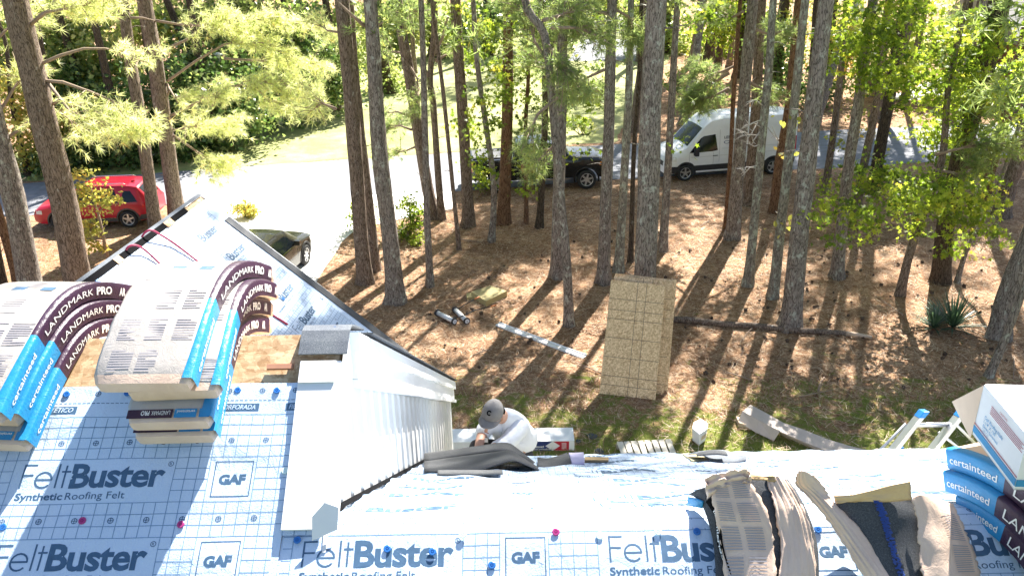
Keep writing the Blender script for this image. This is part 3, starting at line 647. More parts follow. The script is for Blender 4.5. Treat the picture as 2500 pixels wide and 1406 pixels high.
# needle litter, grass tufts
def scatter_px(n, poly):
    xs = [p[0] for p in poly]; ys = [p[1] for p in poly]; out = []
    mx = [(G(*p).x, G(*p).y) for p in poly]
    def inside(x, y):
        c = False; j = len(mx)-1
        for i in range(len(mx)):
            if (mx[i][1] > y) != (mx[j][1] > y) and x < (mx[j][0]-mx[i][0])*(y-mx[i][1])/(mx[j][1]-mx[i][1])+mx[i][0]: c = not c
            j = i
        return c
    x0 = min(a for a, b in mx); x1 = max(a for a, b in mx); y0 = min(b for a, b in mx); y1 = max(b for a, b in mx)
    while len(out) < n:
        x = random.uniform(x0, x1); y = random.uniform(y0, y1)
        if inside(x, y): out.append((x, y, 0))
    return np.array(out)
bed = [(700,740),(860,580),(1040,535),(1120,480),(1500,450),(2050,428),(2600,400),(2900,700),(2900,1250),(1000,1250),(900,900)]
P = scatter_px(46000, bed)
a = rng.uniform(0, 6.283, len(P)); L_ = rng.uniform(.08,.24,len(P)); d = np.stack([np.cos(a)*L_, np.sin(a)*L_, rng.uniform(-.01,.05,len(P))], 1); s = np.stack([-np.sin(a), np.cos(a), a*0], 1)*.006
z = rng.uniform(.005,.05,len(P)); P[:,2] = z
V = np.stack([P-s, P+s, P+d+s*.4, P+d-s*.4], 1).reshape(-1,3); V[:,2] = np.maximum(V[:,2], .006)
MT['straw_blade'] = leafmat('straw_blade', [(0,(.09,.045,.025)), (.5,(.33,.21,.13)), (1,(.70,.57,.42))], .12, .7)
o = link('pine_straw', npmesh('pine_straw', V, 4, rng.uniform(0,1,len(P))), None, MT['straw_blade']); tag(o, 'loose brown pine needles covering the ground under the pines', 'pine straw', kind='stuff')
left_bed = [(60,565),(420,520),(520,640),(300,760),(-200,760),(-200,600)]
P = np.concatenate([scatter_px(16000, [(1000,960),(1450,940),(1900,930),(2600,930),(2900,1250),(950,1250)]), scatter_px(2500, left_bed)])
a = rng.uniform(0,6.283,len(P)); L_ = rng.uniform(.04,.12,len(P)); d = np.stack([np.cos(a)*L_*.7, np.sin(a)*L_*.7, L_], 1); s = np.stack([-np.sin(a), np.cos(a), a*0], 1)*.006
V = np.stack([P-s, P+s, P+d], 1).reshape(-1,3)
keep = np.sin(P[:,0]*1.7+np.sin(P[:,1]*2.3)*1.5)+np.cos(P[:,1]*2.1+P[:,0]*.8) > -.3
V = V.reshape(-1,3,3)[keep].reshape(-1,3)
MT['grass_blade'] = leafmat('grass_blade', [(0,(.10,.13,.03)), (.6,(.22,.24,.07)), (1,(.42,.36,.18))], .3, .7)
o = link('thin_grass', npmesh('thin_grass', V, 3, rng.uniform(0,1,len(V)//3)), None, MT['grass_blade']); tag(o, 'thin mossy grass growing beside the house', 'grass', kind='stuff')
# pine cones and sticks
cm = MB(); 
for i in range(5):
    r_ = [.022,.038,.036,.026,.01][i]; z0 = i*.018
    cm.add([(math.cos(k*math.pi/4+i*.4)*r_*(1.25 if k%2 else .9), math.sin(k*math.pi/4+i*.4)*r_*(1.25 if k%2 else .9), z0) for k in range(8)]+[(math.cos(k*math.pi/4+i*.4)*r_*.4, math.sin(k*math.pi/4+i*.4)*r_*.4, z0+.022) for k in range(8)],
           [(k,(k+1)%8,(k+1)%8+8,k+8) for k in range(8)]+[tuple(range(8))[::-1], tuple(range(8,16))])
cone0 = None; MT['cone'] = simple('cone', (.10,.065,.045), .9, var=.3)
Pc = scatter_px(170, [(1000,700),(1500,560),(2400,600),(2480,960),(1900,940),(1100,930)])
for i, p in enumerate(Pc):
    if cone0 is None: c = cone0 = cm.build('pine_cone', MT['cone'])
    else: c = cone0.copy(); COL.objects.link(c)
    c.location = (p[0], p[1], .035); c.rotation_euler = (random.uniform(1,2), random.uniform(0,.5), random.uniform(0,6.28)); sc = random.uniform(.7,1.4); c.scale = (sc,)*3
    tag(c, 'small brown pine cone lying on the pine straw', 'pine cone', 'pine cones scattered under the trees')
for i, p in enumerate(scatter_px(26, bed)):
    m = MB(); a = random.uniform(0, 6.28); L1 = random.uniform(.4, 1.3); d = Vector((math.cos(a), math.sin(a), 0))
    m.tube([Vector((0,0,.03)), d*L1*.5+Vector((random.uniform(-.06,.06), random.uniform(-.06,.06), .05)), d*L1+Vector((0,0,.03))], [.018,.014,.006], 6)
    q = d*L1*.5+Vector((0,0,.05)); m.tube([q, q+Vector((math.cos(a+.7)*.3, math.sin(a+.7)*.3, .04))], [.01,.004], 5)
    o = m.build('stick', MT['twig']); o.location = p; tag(o, 'fallen dead twig lying on the pine straw', 'stick', 'dead sticks on the straw')
# neighbouring brick house at the right edge beyond the trees
MT['brick'] = simple('brick', (.36,.17,.11), .9, var=.25, nscale=14, bmp=.3); MT['roof_grey'] = simple('roof_grey', (.30,.29,.28), .9)
nb = empty('brick_house', G(2470,262), 0, 'low brick house half hidden by leaves at the upper right edge', 'house')
m = MB(); m.obox((0,0,0), (11,0,0), (0,8,0), (0,0,3.0)); m.build('wall', MT['brick'], nb)
m = MB(); m.prism([(-.5,-.5,3.0), (-.5,8.5,3.0), (-.5,4,5.6)], (12,0,0)); m.build('roof', MT['roof_grey'], nb, fixn=True)
m = MB(); m.obox((-.52,-.56,2.86), (12.04,0,0), (0,.05,0), (0,0,.22)); m.build('gutter', simple('white_trim', (.8,.8,.8)), nb)
for x in (1.2, 4.5, 8):
    m = MB(); m.obox((x,-.02,.9), (1.1,0,0), (0,.06,0), (0,0,1.3)); f_ = m.build('window', MT['white_paint0'] if 'white_paint0' in MT else simple('window_frame', (.75,.75,.75)), nb); m = MB(); m.obox((x+.08,-.03,.98), (.94,0,0), (0,.02,0), (0,0,1.14)); m.build('pane', simple('pane', (.03,.04,.05), .1), f_)
# street lamp
B = G(552,352); Tp = atY(533,145,B.y); lm = empty('street_lamp', B, 0, 'black post lamp with small pale lantern before the dark wood', 'street lamp')
MT['black_metal'] = simple('black_metal', (.03,.03,.032), .5, metal=.4); MT['lamp_glass'] = simple('lamp_glass', (.75,.76,.75), .3)
h = (Tp-B); m = MB(); m.tube([Vector((0,0,0)), h*.1, h*.97], [.09,.06,.045], 8); m.build('post', MT['black_metal'], lm)
m = MB(); m.tube([h*.97, h*1.0, h*1.05], [.07,.16,.13], 8); m.build('lantern', MT['lamp_glass'], lm)
m = MB(); m.tube([h*1.05, h*1.065, h*1.075], [.24,.2,.05], 8); m.build('cap', MT['lamp_glass'], lm)
# picket fence
MT['white_paint'] = simple('white_paint', (.80,.81,.82), .5, var=.04)
def picket(label, a, b, h, group=None):
    A_ = G(*a); B_ = G(*b); root = empty('picket_fence', A_, 0, label, 'fence'); d = (B_-A_); L_ = d.length; d.normalize(); n_ = int(L_/.16)
    m = MB(); nrm = Vector((-d.y, d.x, 0))
    for i in range(n_): 
        o = d*i*.16; m.prism([o, o+d*.09, o+d*.09+Vector((0,0,h-.08)), o+d*.045+Vector((0,0,h)), o+Vector((0,0,h-.08))], nrm*.02)
    m.build('pickets', MT['white_paint'], root)
    r = MB(); 
    for zz in (.25, h-.3): r.obox(Vector((0,0,zz))+nrm*.022, d*L_, nrm*.04, Vector((0,0,.08)))
    r.build('rail', MT['white_paint'], root)
picket('white picket fence beyond the far driveway', (1425,92), (1600,88), 1.5)
picket('white picket fence behind the lawn, left of centre', (955,100), (1075,96), 1.4)
# ============================================================ HOUSE
S = .63                       # roof slopes (rise over run)
KS = math.sqrt(1+S*S)
HN = 3.238                    # near slope: H (below camera) = HN - S*Y
YL = 2.86                     # left ridge
YR = 2.262; HR = HN-S*YR      # right ridge
XW = -.63                     # gable wall plane
YEL = 7.35                    # left far eave
YER = 5.35                    # right far eave
EPS = .035
def zN(Y): return CH-(HN-S*Y)
def zR(Y): return CH-(HR+S*math.sqrt((Y-YR)**2+EPS**2))
def zLfar(Y): return CH-(HN-S*YL+S*(Y-YL))
SQ = .0390
NN = Vector((0, -S, 1)).normalized()
# arc length table for the right hand sheet (near slope, round ridge, far slope)
tabY = np.linspace(-4, 6, 4001); tabZ = CH-(HR+S*np.sqrt((tabY-YR)**2+EPS**2))
tabS = np.concatenate([[0], np.cumsum(np.hypot(np.diff(tabY), np.diff(tabZ)))])
pA = onplane(900, 1303, Vector((0,0,CH-HN)), NN); Y4 = pA.y          # line v = 4 squares
S4 = np.interp(Y4, tabY, tabS)
pU = onplane(718, 1303, Vector((0,0,CH-HN)), NN); U0 = pU.x
def wr(u, d):     # soft wrinkles of the sheet
    return .0022*math.sin(u*9+d*3)*math.sin(d*11+u*2)+.0016*math.sin(u*23-d*9)+.0012*math.sin(d*31+u*5+1)
def mapR(u, v, off=0.0):
    s = S4+(v-4)*SQ; Y = float(np.interp(s, tabS, tabY)); Z = float(np.interp(Y, tabY, tabZ))
    q = (Y-YR)/math.sqrt((Y-YR)**2+EPS**2); n = Vector((0, S*q, 1)).normalized()
    a = 1+2.2*min(1,max(0,(Y-YR)/.5))
    return Vector((U0+u*SQ, Y, Z)) + n*(off+(.0012 if off and Y > YR+.08 else 0)+a*wr(U0+u*SQ, s)+.004)
def mapL(u, v, off=0.0):
    Y = Y4+(v-4)*SQ/KS; return Vector((U0+u*SQ, Y, zN(Y)))+NN*(off+wr(U0+u*SQ, (v-4)*SQ+S4)+.004)
VTOPL = 4+(onplane(560, 938, Vector((0,0,CH-HN)), NN).y-Y4)*KS/SQ    # top edge of the felt on the left
VRE = 4+(np.interp(YER, tabY, tabS)-S4)/SQ
V0 = -30
def feltmat():
    m, n, l, p = newmat('felt'); v = coords(n, l)
    t = noise(n, l, 3, 6, .7, v, .5); r = ramp(n, [(.3,(.52,.635,.79)), (.7,(.59,.70,.85))]); l.new(t.outputs[0], r.inputs[0]); l.new(r.outputs[0], p.inputs['Base Color'])
    p.inputs['Roughness'].default_value = .42; p.inputs['Specular IOR Level'].default_value = .5
    t2 = noise(n, l, 160, 2, .6, v); t3 = noise(n, l, 9, 5, .6, coords(n, l, (1, .5, .5)), 1.2)
    ad = n.new('ShaderNodeMath'); ad.operation = 'MULTIPLY_ADD'; l.new(t3.outputs[0], ad.inputs[0]); ad.inputs[1].default_value = 6; l.new(t2.outputs[0], ad.inputs[2])
    l.new(bump(n, l, ad.outputs[0], .35, .004), p.inputs['Normal']); return m
MT['felt'] = feltmat()
MT['print'] = simple('print', (.055,.12,.21), .5, var=.15, nscale=30)
MT['line'] = simple('line', (.17,.29,.44), .5, var=.1)
MT['white'] = simple('white', (.80,.80,.79), .45, var=.03)
MT['siding'] = simple('siding', (.64,.635,.62), .55, var=.04)
def osbmat(name, lo, hi, sc=14):
    m, n, l, p = newmat(name); v = coords(n, l)
    vs = []
    cur = None
    for k, (mapsc, rot) in enumerate([((1,5,3),.5), ((4,1,3),.2), ((2.2,3.5,1.5),-.7)]):
        tc = n.new('ShaderNodeTexCoord'); mp = n.new('ShaderNodeMapping'); mp.inputs['Scale'].default_value = mapsc; mp.inputs['Rotation'].default_value = (rot*.6, rot, rot)
        l.new(tc.outputs['Object'], mp.inputs[0]); vo = n.new('ShaderNodeTexVoronoi'); vo.inputs['Scale'].default_value = sc; vo.inputs['Randomness'].default_value = 1
        nz = noise(n, l, sc*.7, 3, .6, mp.outputs[0]); ad = n.new('ShaderNodeMixRGB'); ad.blend_type = 'ADD'; ad.inputs[0].default_value = .12; l.new(mp.outputs[0], ad.inputs[1]); l.new(nz.outputs['Color'], ad.inputs[2]); l.new(ad.outputs[0], vo.inputs['Vector'])
        if cur is None: cur = vo.outputs['Color']
        else:
            mx = n.new('ShaderNodeMixRGB'); mx.inputs[0].default_value = .45; l.new(cur, mx.inputs[1]); l.new(vo.outputs['Color'], mx.inputs[2]); cur = mx.outputs[0]
    bw = n.new('ShaderNodeRGBToBW'); l.new(cur, bw.inputs[0])
    mid = tuple((a+b)/2 for a, b in zip(lo, hi)); r = ramp(n, [(.25, lo), (.5, mid), (.72, hi)]); l.new(bw.outputs[0], r.inputs[0]); l.new(r.outputs[0], p.inputs['Base Color'])
    p.inputs['Roughness'].default_value = .75; l.new(bump(n, l, bw.outputs[0], .5, .004), p.inputs['Normal']); return m
MT['osb'] = osbmat('osb', (.38,.22,.10), (.72,.52,.31))
MT['osb_pale'] = osbmat('osb_pale', (.44,.28,.14), (.84,.64,.39), 17)
def shinglemat(name, a, b, blue=None):
    m, n, l, p = newmat(name); v = coords(n, l); t = noise(n, l, 260, 3, .9, v); t1 = noise(n, l, 7, 3, .6, v)
    r = ramp(n, [(.36, a), (.62, b), (.75, tuple(min(1,x*2.2) for x in b))]); l.new(t.outputs[0], r.inputs[0])
    r1 = ramp(n, [(.3,(.75,.75,.78)), (.7,(1.15,1.12,1.05))]); l.new(t1.outputs[0], r1.inputs[0]); mu = n.new('ShaderNodeMixRGB'); mu.blend_type = 'MULTIPLY'; mu.inputs[0].default_value = 1
    l.new(r.outputs[0], mu.inputs[1]); l.new(r1.outputs[0], mu.inputs[2]); l.new(mu.outputs[0], p.inputs['Base Color'])
    p.inputs['Roughness'].default_value = .85; l.new(bump(n, l, t.outputs[0], .5, .003), p.inputs['Normal']); return m
MT['shingle'] = shinglemat('shingle', (.06,.075,.095), (.17,.19,.22))
MT['shingle_dark'] = shinglemat('shingle_dark', (.035,.04,.046), (.10,.105,.115))
MT['black'] = simple('black', (.006,.006,.007), .9, spec=.05)
MT['cap_blue'] = simple('cap_blue', (.03,.16,.48), .35); MT['cap_pink'] = simple('cap_pink', (.42,.04,.20), .35); MT['cap_white'] = simple('cap_white', (.72,.85,.84), .35)
MT['red_wood'] = simple('red_wood', (.42,.20,.12), .8)
house = empty('house', (0, 3, 0), 0, 'two storey house with half stripped roof covered in pale blue printed felt', 'house')
HO = Vector((0,3,0))
def hb(mb, name, mats, parent=None, **k):
    if parent is None:
        mb.v = [tuple(Vector(p)-HO) for p in mb.v]; return mb.build(name, mats, house, **k)
    mb.v = [tuple(Vector(p)-HO) for p in mb.v]; return mb.build(name, mats, parent, **k)

# --- felt sheets
UL0 = -260; ULE = (XW-U0)/SQ; UR0 = (XW+.004-U0)/SQ; UR1 = 230
def sheetgrid(us, vs, mp, th=.0):
    return [[mp(u, v) for v in vs] for u in us]
m = MB(); UL_ = list(np.linspace(UL0, -60, 30))+list(np.arange(-59, -1, .75)); m.grid(sheetgrid(UL_+[-1], list(np.linspace(V0, -6, 8))+list(np.linspace(-5.5, 4, 24)), mapL)); m.grid(sheetgrid(UL_+[-1, 0, 1, ULE], np.linspace(4, VTOPL, 36), mapL)); feltL = hb(m, 'roof_felt', MT['felt'])
m = MB(); vsr = np.concatenate([np.linspace(V0, 0, 12), np.linspace(.5, 12, 60), np.linspace(12.7, VRE, 90)]); m.grid(sheetgrid(list(np.arange(UR0, 90, .9))+list(np.linspace(90.5, UR1, 40)), vsr, mapR)); m.grid(sheetgrid(np.linspace(-1, UR0, 4), [v for v in vsr if v <= 4.3], mapR)); feltR = hb(m, 'roof_felt', MT['felt'])
# --- text printing
def text2d(s, size, bold=0.0, shear=0.0, space=1.0, font=None):
    cu = bpy.data.curves.new('t', 'FONT'); cu.body = s; cu.size = size; cu.offset = bold; cu.shear = shear; cu.space_character = space; cu.resolution_u = 3; cu.fill_mode = 'FRONT'
    ob = bpy.data.objects.new('t', cu); COL.objects.link(ob); dg = bpy.context.evaluated_depsgraph_get(); dg.update()
    me = bpy.data.meshes.new_from_object(ob.evaluated_get(dg)); bm = bmesh.new(); bm.from_mesh(me); bmesh.ops.triangulate(bm, faces=bm.faces)
    vs = [(v.co.x, v.co.y) for v in bm.verts]; fs = [tuple(x.index for x in f.verts) for f in bm.faces]; bm.free()
    bpy.data.objects.remove(ob); bpy.data.curves.remove(cu); bpy.data.meshes.remove(me)
    xs = [a for a, b in vs] or [0]; return vs, fs, min(xs), max(xs)
_tc = {}
def tx(s, x, y, h, bold=0, shear=0, width=None, space=1.0, dec=True):
    """text with cap height h (square units) at x,y; optionally squeezed to width"""
    key = (s, bold, shear, space)
    if key not in _tc: _tc[key] = text2d(s, 1.0, bold, shear, space)
    vs, fs, x0, x1 = _tc[key]; sy = h/.70; sx = sy if width is None else width/(x1-x0)
    return [(x+(a-x0)*sx, y+b*sy) for a, b in vs], fs
def ring(x, y, r, w, n=14):
    vs = []; fs = []
    for k in range(n):
        a = 2*math.pi*k/n; vs += [(x+math.cos(a)*r, y+math.sin(a)*r), (x+math.cos(a)*(r-w), y+math.sin(a)*(r-w))]
    for k in range(n): a = 2*k; b = 2*((k+1)%n); fs.append((a,b,b+1,a+1))
    return vs, fs
def rect(x0, y0, x1, y1): return [(x0,y0),(x1,y0),(x1,y1),(x0,y1)], [(0,1,2,3)]
def frame(x0, y0, x1, y1, w):
    o = []
    for r in [(x0,y0,x1,y0+w),(x0,y1-w,x1,y1),(x0,y0+w,x0+w,y1-w),(x1-w,y0+w,x1,y1-w)]: o.append(rect(*r))
    return o
def logo_shapes(ux, vy):
    """FeltBuster mark and GAF box with lower left of its text block at ux,vy"""
    o = []
    # thin geometric 'Felt' drawn as strokes
    bx = ux+.9; by = vy+1.45; Hc = 2.15; w_ = .15
    sk_ = lambda pts: [(x+(y-by)*.0, y) for x, y in pts]
    def bar(x0,y0,x1,y1): o.append(rect(bx+x0, by+y0, bx+x1, by+y1))
    bar(0,0,w_,Hc); bar(w_,Hc-w_,1.15,Hc); bar(w_,Hc*.5,1.0,Hc*.5+w_)
    def arc(cx, cy, r, a0, a1, n=14, w=w_):
        vs = []; fs = []
        for k in range(n+1):
            a = a0+(a1-a0)*k/n; vs += [(bx+cx+math.cos(a)*r, by+cy+math.sin(a)*r), (bx+cx+math.cos(a)*(r-w), by+cy+math.sin(a)*(r-w))]
            if k: fs.append((2*k-2, 2*k, 2*k+1, 2*k-1))
        o.append((vs, fs))
    arc(1.95,.72,.76,0,R(320)); bar(1.22,.66,2.68,.66+w_)
    bar(3.0,0,3.0+w_,Hc); bar(3.62,0,3.62+w_,Hc*.93); bar(3.36,1.36,4.15,1.36+w_)
    o.append(tx('Buster', bx+4.25, by, Hc*.98, .028, 0, 8.1, .95))
    o.append(ring(bx+12.65, by+Hc*.93, .24, .05)); o.append(tx('R', bx+12.56, by+Hc*.93-.12, .24))
    o.append(tx('Synthetic', bx-.05, by-1.05, .62, .022, 0, 4.0)); o.append(tx('Roofing Felt', bx+4.2, by-1.05, .62, 0, 0, 5.1))
    o += frame(ux+17.45, vy+.4, ux+20.75, vy+3.6, .08); o.append(tx('GAF', ux+17.95, vy+1.55, .82, .05, 0, 2.3, .92))
    return o
def subdivide(vs, fs, mx=.8):
    """long quads cut so that prints follow the bent sheet"""
    V = list(vs); Fo = []
    for f in fs:
        if len(f) == 4:
            a, b, c, d = [np.array(V[i]) for i in f]; L1 = np.linalg.norm(b-a); L2 = np.linalg.norm(d-a); n1 = max(1, int(L1/mx)); n2 = max(1, int(L2/mx))
            if n1*n2 > 1:
                base = len(V)
                for i in range(n1+1):
                    for j in range(n2+1):
                        s, t = i/n1, j/n2; V.append(tuple((a*(1-s)+b*s)*(1-t)+(d*(1-s)+c*s)*t))
                for i in range(n1):
                    for j in range(n2): q = base+i*(n2+1)+j; Fo.append((q, q+n2+1, q+n2+2, q+1))
                continue
        Fo.append(f)
    return V, Fo
def put(mb, shapes, mp, mi=0, off=.0018, clip=None):
    off = off*.45
    for vs, fs in shapes:
        vs, fs = subdivide(vs, fs)
        if clip is not None:
            fs = [f for f in fs if all(clip(*vs[i]) for i in f)]
        if not fs: continue
        used = sorted({i for f in fs for i in f}); ix = {k: j for j, k in enumerate(used)}
        mb.add([mp(*vs[i], off) for i in used], [tuple(ix[i] for i in f) for f in fs], mi)
def felt_print(mp, k0, k1, clip, v_lo, v_hi, vshift=0, ushift=0, banners=(), gridonly=(), lw=.029):
    mk = MB()
    r0 = int((v_lo-vshift)//7)-1; r1 = int((v_hi-vshift)//7)+1
    for r in range(r0, r1+1):
        vy = 7*r+vshift
        if any(b-4.2 < vy+4 and vy < b+.2 for b in banners): pass
        for k in range(k0, k1+1):
            ux = 25*k+ushift; blocked = r in gridonly
            if blocked:
                sh = []
                for j in range(0, 25):
                    sh.append(rect(ux+j-lw, vy, ux+j+lw, vy+7))
                for j in range(7): sh.append(rect(ux, vy+j-lw, ux+25, vy+j+lw))
                put(mk, sh, mp, 1, .0013, clip)
            else:
                put(mk, logo_shapes(ux, vy), mp, 0, .0016, clip)
                sh = []
                for j in range(0, 25):
                    sh.append(rect(ux+j-lw, vy+4, ux+j+lw, vy+7))
                for j in [14,15,16,17,21,22,23,24,25]: sh.append(rect(ux+j-lw, vy, ux+j+lw, vy+4))
                for j in (4,5,6,7): sh.append(rect(ux, vy+j-lw, ux+25, vy+j+lw))
                for j in (1,2,3): sh.append(rect(ux+14, vy+j-lw, ux+17, vy+j+lw)); sh.append(rect(ux+21, vy+j-lw, ux+25, vy+j+lw))
                put(mk, sh, mp, 1, .0013, clip)
            cr = []
            for j in range(0, 25, 3):
                cx = ux+j+.5; cy = vy+5.5; cr += [ring(cx, cy, .26, .06), rect(cx-.2, cy-.03, cx+.2, cy+.03), rect(cx-.03, cy-.2, cx+.03, cy+.2)]
            if not any(b-.5 < vy+5.5 < b+1.5 for b in banners): put(mk, cr, mp, 0, .0018, clip)
    return mk
def banner(mk, mp, u, v, s, h=.62, ln=None):
    vs, fs = tx(s, u+.3, v+.14, h*.62, .012, .25, ln)
    x1 = max(a for a, b in vs); put(mk, [rect(u, v-.02, x1+.3, v+h)], mp, 0, .0016)
    mk.add([mp(a, b, .0015) for a, b in vs], fs, 2)
def dashes(mk, mp, u0, u1, v):
    put(mk, [rect(u, v-.03, u+.3, v+.03) for u in np.arange(u0, u1, .42)], mp, 0, .0016)
BL = 15.35
mk = felt_print(mapL, -3, 0, lambda u, v: -62 < u < (-1 if v < 4 else ULE) and -3.6 < v < BL-.2, -3.5, BL-.25, gridonly=(2,), banners=(BL,))
# clear strip over the banner: crosses only
banner(mk, mapL, -15.0, BL, 'CON EXTRA-TRACCIÓN INCORPORADA', .72, 9.8); banner(mk, mapL, -2.2, BL, 'FIELTRO SINTÉTI', .72, 3.7); banner(mk, mapL, -27, BL, 'FIELTRO SINTÉTICO', .72, 5.4)
dashes(mk, mapL, -40, ULE, BL+1.05)
put(mk, [s_ for j in range(-42, 0, 3) for s_ in (ring(j+1.5, BL+2.0, .26, .06), rect(j+1.3, BL+1.97, j+1.7, BL+2.03), rect(j+1.47, BL+1.8, j+1.53, BL+2.2))], mapL, 0, .0018)
hb(mk, 'felt_printing', [MT['print'], MT['line'], MT['felt']], feltL)
mk = felt_print(mapR, -1, 3, lambda u, v: (-1 if v < 4.3 else UR0) < u < 85 and -3.6 < v < VRE-.3, -3.5, VRE-.3)
for k, bb in enumerate((11.2, 35.2, 59.0)): banner(mk, mapR, 6+k*3, bb, 'FIELTRO SINTÉTICO', .8); banner(mk, mapR, 27+k*2, bb, 'CON EXTRA-TRACCIÓN INCORPORADA', .8)
hb(mk, 'felt_printing', [MT['print'], MT['line'], MT['felt']], feltR)

# --- decking under the felt, far slopes, eaves
m = MB()
m.obox((-12, YER-.0, 0), (0,0,0), (0,0,0), (0,0,0)) if False else None
def slab(mb, x0, x1, Y0, Y1, zf, th=.05, low=.012, mi=0):
    a = [Vector((x0,Y0,zf(Y0)-low)), Vector((x1,Y0,zf(Y0)-low)), Vector((x1,Y1,zf(Y1)-low)), Vector((x0,Y1,zf(Y1)-low))]
    mb.prism(a, (0,0,-th), mi)
slab(m, -12, XW-.005, Y4-3, YL, zN); slab(m, -12, XW-.005, YL, YEL, zLfar)
hb(m, 'roof_decking', MT['osb'])
m = MB(); slab(m, XW+.006, 8.9, -1.0, YR, lambda Y: zR(Y), .05, .03); 
ys = [YR+.01, YR+.2, YER]; 
for a, b in zip(ys[:-1], ys[1:]): slab(m, XW+.006, 8.9, a, b, zR, .05, .03)
hb(m, 'roof_decking', MT['osb'])
# OSB seams, nails and the brown strip
m = MB()
for x in (-1.62, -1.02): m.obox((x, onplane(560,938,Vector((0,0,CH-HN)),NN).y, 0), (0,0,0),(0,0,0),(0,0,0)) if False else None
p1 = onplane(652, 903, Vector((0,0,CH-HN)), NN); p2 = onplane(716, 901, Vector((0,0,CH-HN)), NN)
m.obox(p1-NN*.002, Vector((p2.x-p1.x,0,0)), Vector((0,.016,.016*S)), NN*.012); hb(m, 'shim_strip', MT['red_wood'])
# fascia and drip edge at right eave
m = MB(); ze = zR(YER); m.obox((XW+.01, YER+.004, ze-.17), (9.5,0,0), (0,.025,0), (0,0,.15)); hb(m, 'fascia', MT['white'])
m = MB(); ze = zLfar(YEL); m.obox((-12, YEL+.004, ze-.2), (12+XW,0,0), (0,.025,0), (0,0,.17)); hb(m, 'fascia', MT['white'])
# --- gable wall facing right with vertical ribs
def zroofL(Y): return zN(Y) if Y < YL else zLfar(Y)
YWE = YEL-.35
m = MB(); y = YR-.12; pit = .19; i = 0
while y < YWE:
    y2 = min(y+pit, YWE); tz = lambda Y: zroofL(Y)-.055; bz = lambda Y: max(0, zR(min(Y, YER+.05))-.04) if Y < YER+.05 else 0
    x0 = XW-.006; x1 = XW+.003; e = min(y+.02, y2); e2 = min(y+.045, y2)
    for (a, b, xa, xb) in ((y, e, x0, x1), (e, e2, x1, x1), (e2, e2+.004, x1, x0), (e2+.004, y2, x0, x0)):
        if b <= a: continue
        m.quad((xa,a,bz(a)), (xb,b,bz(b)), (xb,b,tz(b)), (xa,a,tz(a)))
    y = y2
gw = hb(m, 'siding', MT['siding'])
m = MB(); m.obox((XW+.0, YWE-.09, 0), (.03,0,0), (0,.1,0), (0,0,zroofL(YWE)-.05)); m.obox((XW-.6, YWE+.012, 0), (.63,0,0), (0,.02,0), (0,0,zroofL(YWE)-.05)); hb(m, 'corner_trim', MT['white'])
# stepped rake boards along the far slope
m = MB()
for (xo, th, top, hh) in ((.012,.026,.004,.20), (.038,.02,.004,.085), (.012,.045,.205,.035)):
    Y0, Y1 = YL, YEL; m.prism([(XW+xo, Y0, zLfar(Y0)-top-.002), (XW+xo, Y1, zLfar(Y1)-top-.002), (XW+xo, Y1, zLfar(Y1)-top-hh), (XW+xo, Y0, zLfar(Y0)-top-hh)], (th,0,0))
hb(m, 'rake_board', MT['white'])
# near rake: short vertical side and flat wide cap board lying on the slope
m = MB(); Yb = onplane(740,1297,Vector((0,0,CH-HN)),NN).y; Yt = onplane(780,882,Vector((0,0,CH-HN)),NN).y
xl = onplane(690,1297,Vector((0,0,CH-HN)),NN).x; xl2 = onplane(735,900,Vector((0,0,CH-HN)),NN).x; xr = XW+.022
def cap(mb, a, b, lift, t, xL0, xL1, xR):
    q = [Vector((xL0,a,zN(a))), Vector((xR,a,zN(a))), Vector((xR,b,zN(b))), Vector((xL1,b,zN(b)))]
    mb.prism([p+NN*lift for p in q], NN*t)
cap(m, Yb, Yt-.01, .012, .012, xl, xl2, xr-.012); cap(m, Yt-.085, Yt-.012, .0255, .006, xl2+.004, xl2+.004, xr-.028); 
hb(m, 'rake_cap', MT['white'])
m = MB(); m.prism([(XW+.010, YR-.10, zN(YR-.10)+.006), (XW+.010, YL, zN(YL)+.006), (XW+.010, YL, zN(YL)-.17), (XW+.010, YR+.12, zR(YR+.12)-.02)], (.012,0,0)); hb(m, 'rake_board', MT['white'])
# folded flashing tab at the foot of the cap and black gap below the wall
c0 = atX(772,1258,XW-.02); t0 = onplane(768,1288,Vector((0,0,CH-HN)),NN)+NN*.03; 
m = MB(); P = [onplane(*q, Vector((0,0,CH-HN)), NN)+NN*h for q, h in (((764,1322),.012), ((826,1296),.014), ((832,1248),.035), ((800,1240),.05), ((768,1272),.04))]
m.prism(P, NN*.003); hb(m, 'flashing_tab', MT['white'])
m = MB()
for a, b in zip(np.linspace(YR-.02, YER, 14)[:-1], np.linspace(YR-.02, YER, 14)[1:]):
    m.add([(XW+.012, a, zR(a)+.012), (XW+.026, a, zR(a)+.012), (XW+.026, b, zR(b)+.012), (XW+.012, b, zR(b)+.012), (XW+.012, a, zR(a)+.03), (XW+.012, b, zR(b)+.03)], [(0,1,2,3),(1,4,5,2)])
hb(m, 'step_flashing', MT['black'])
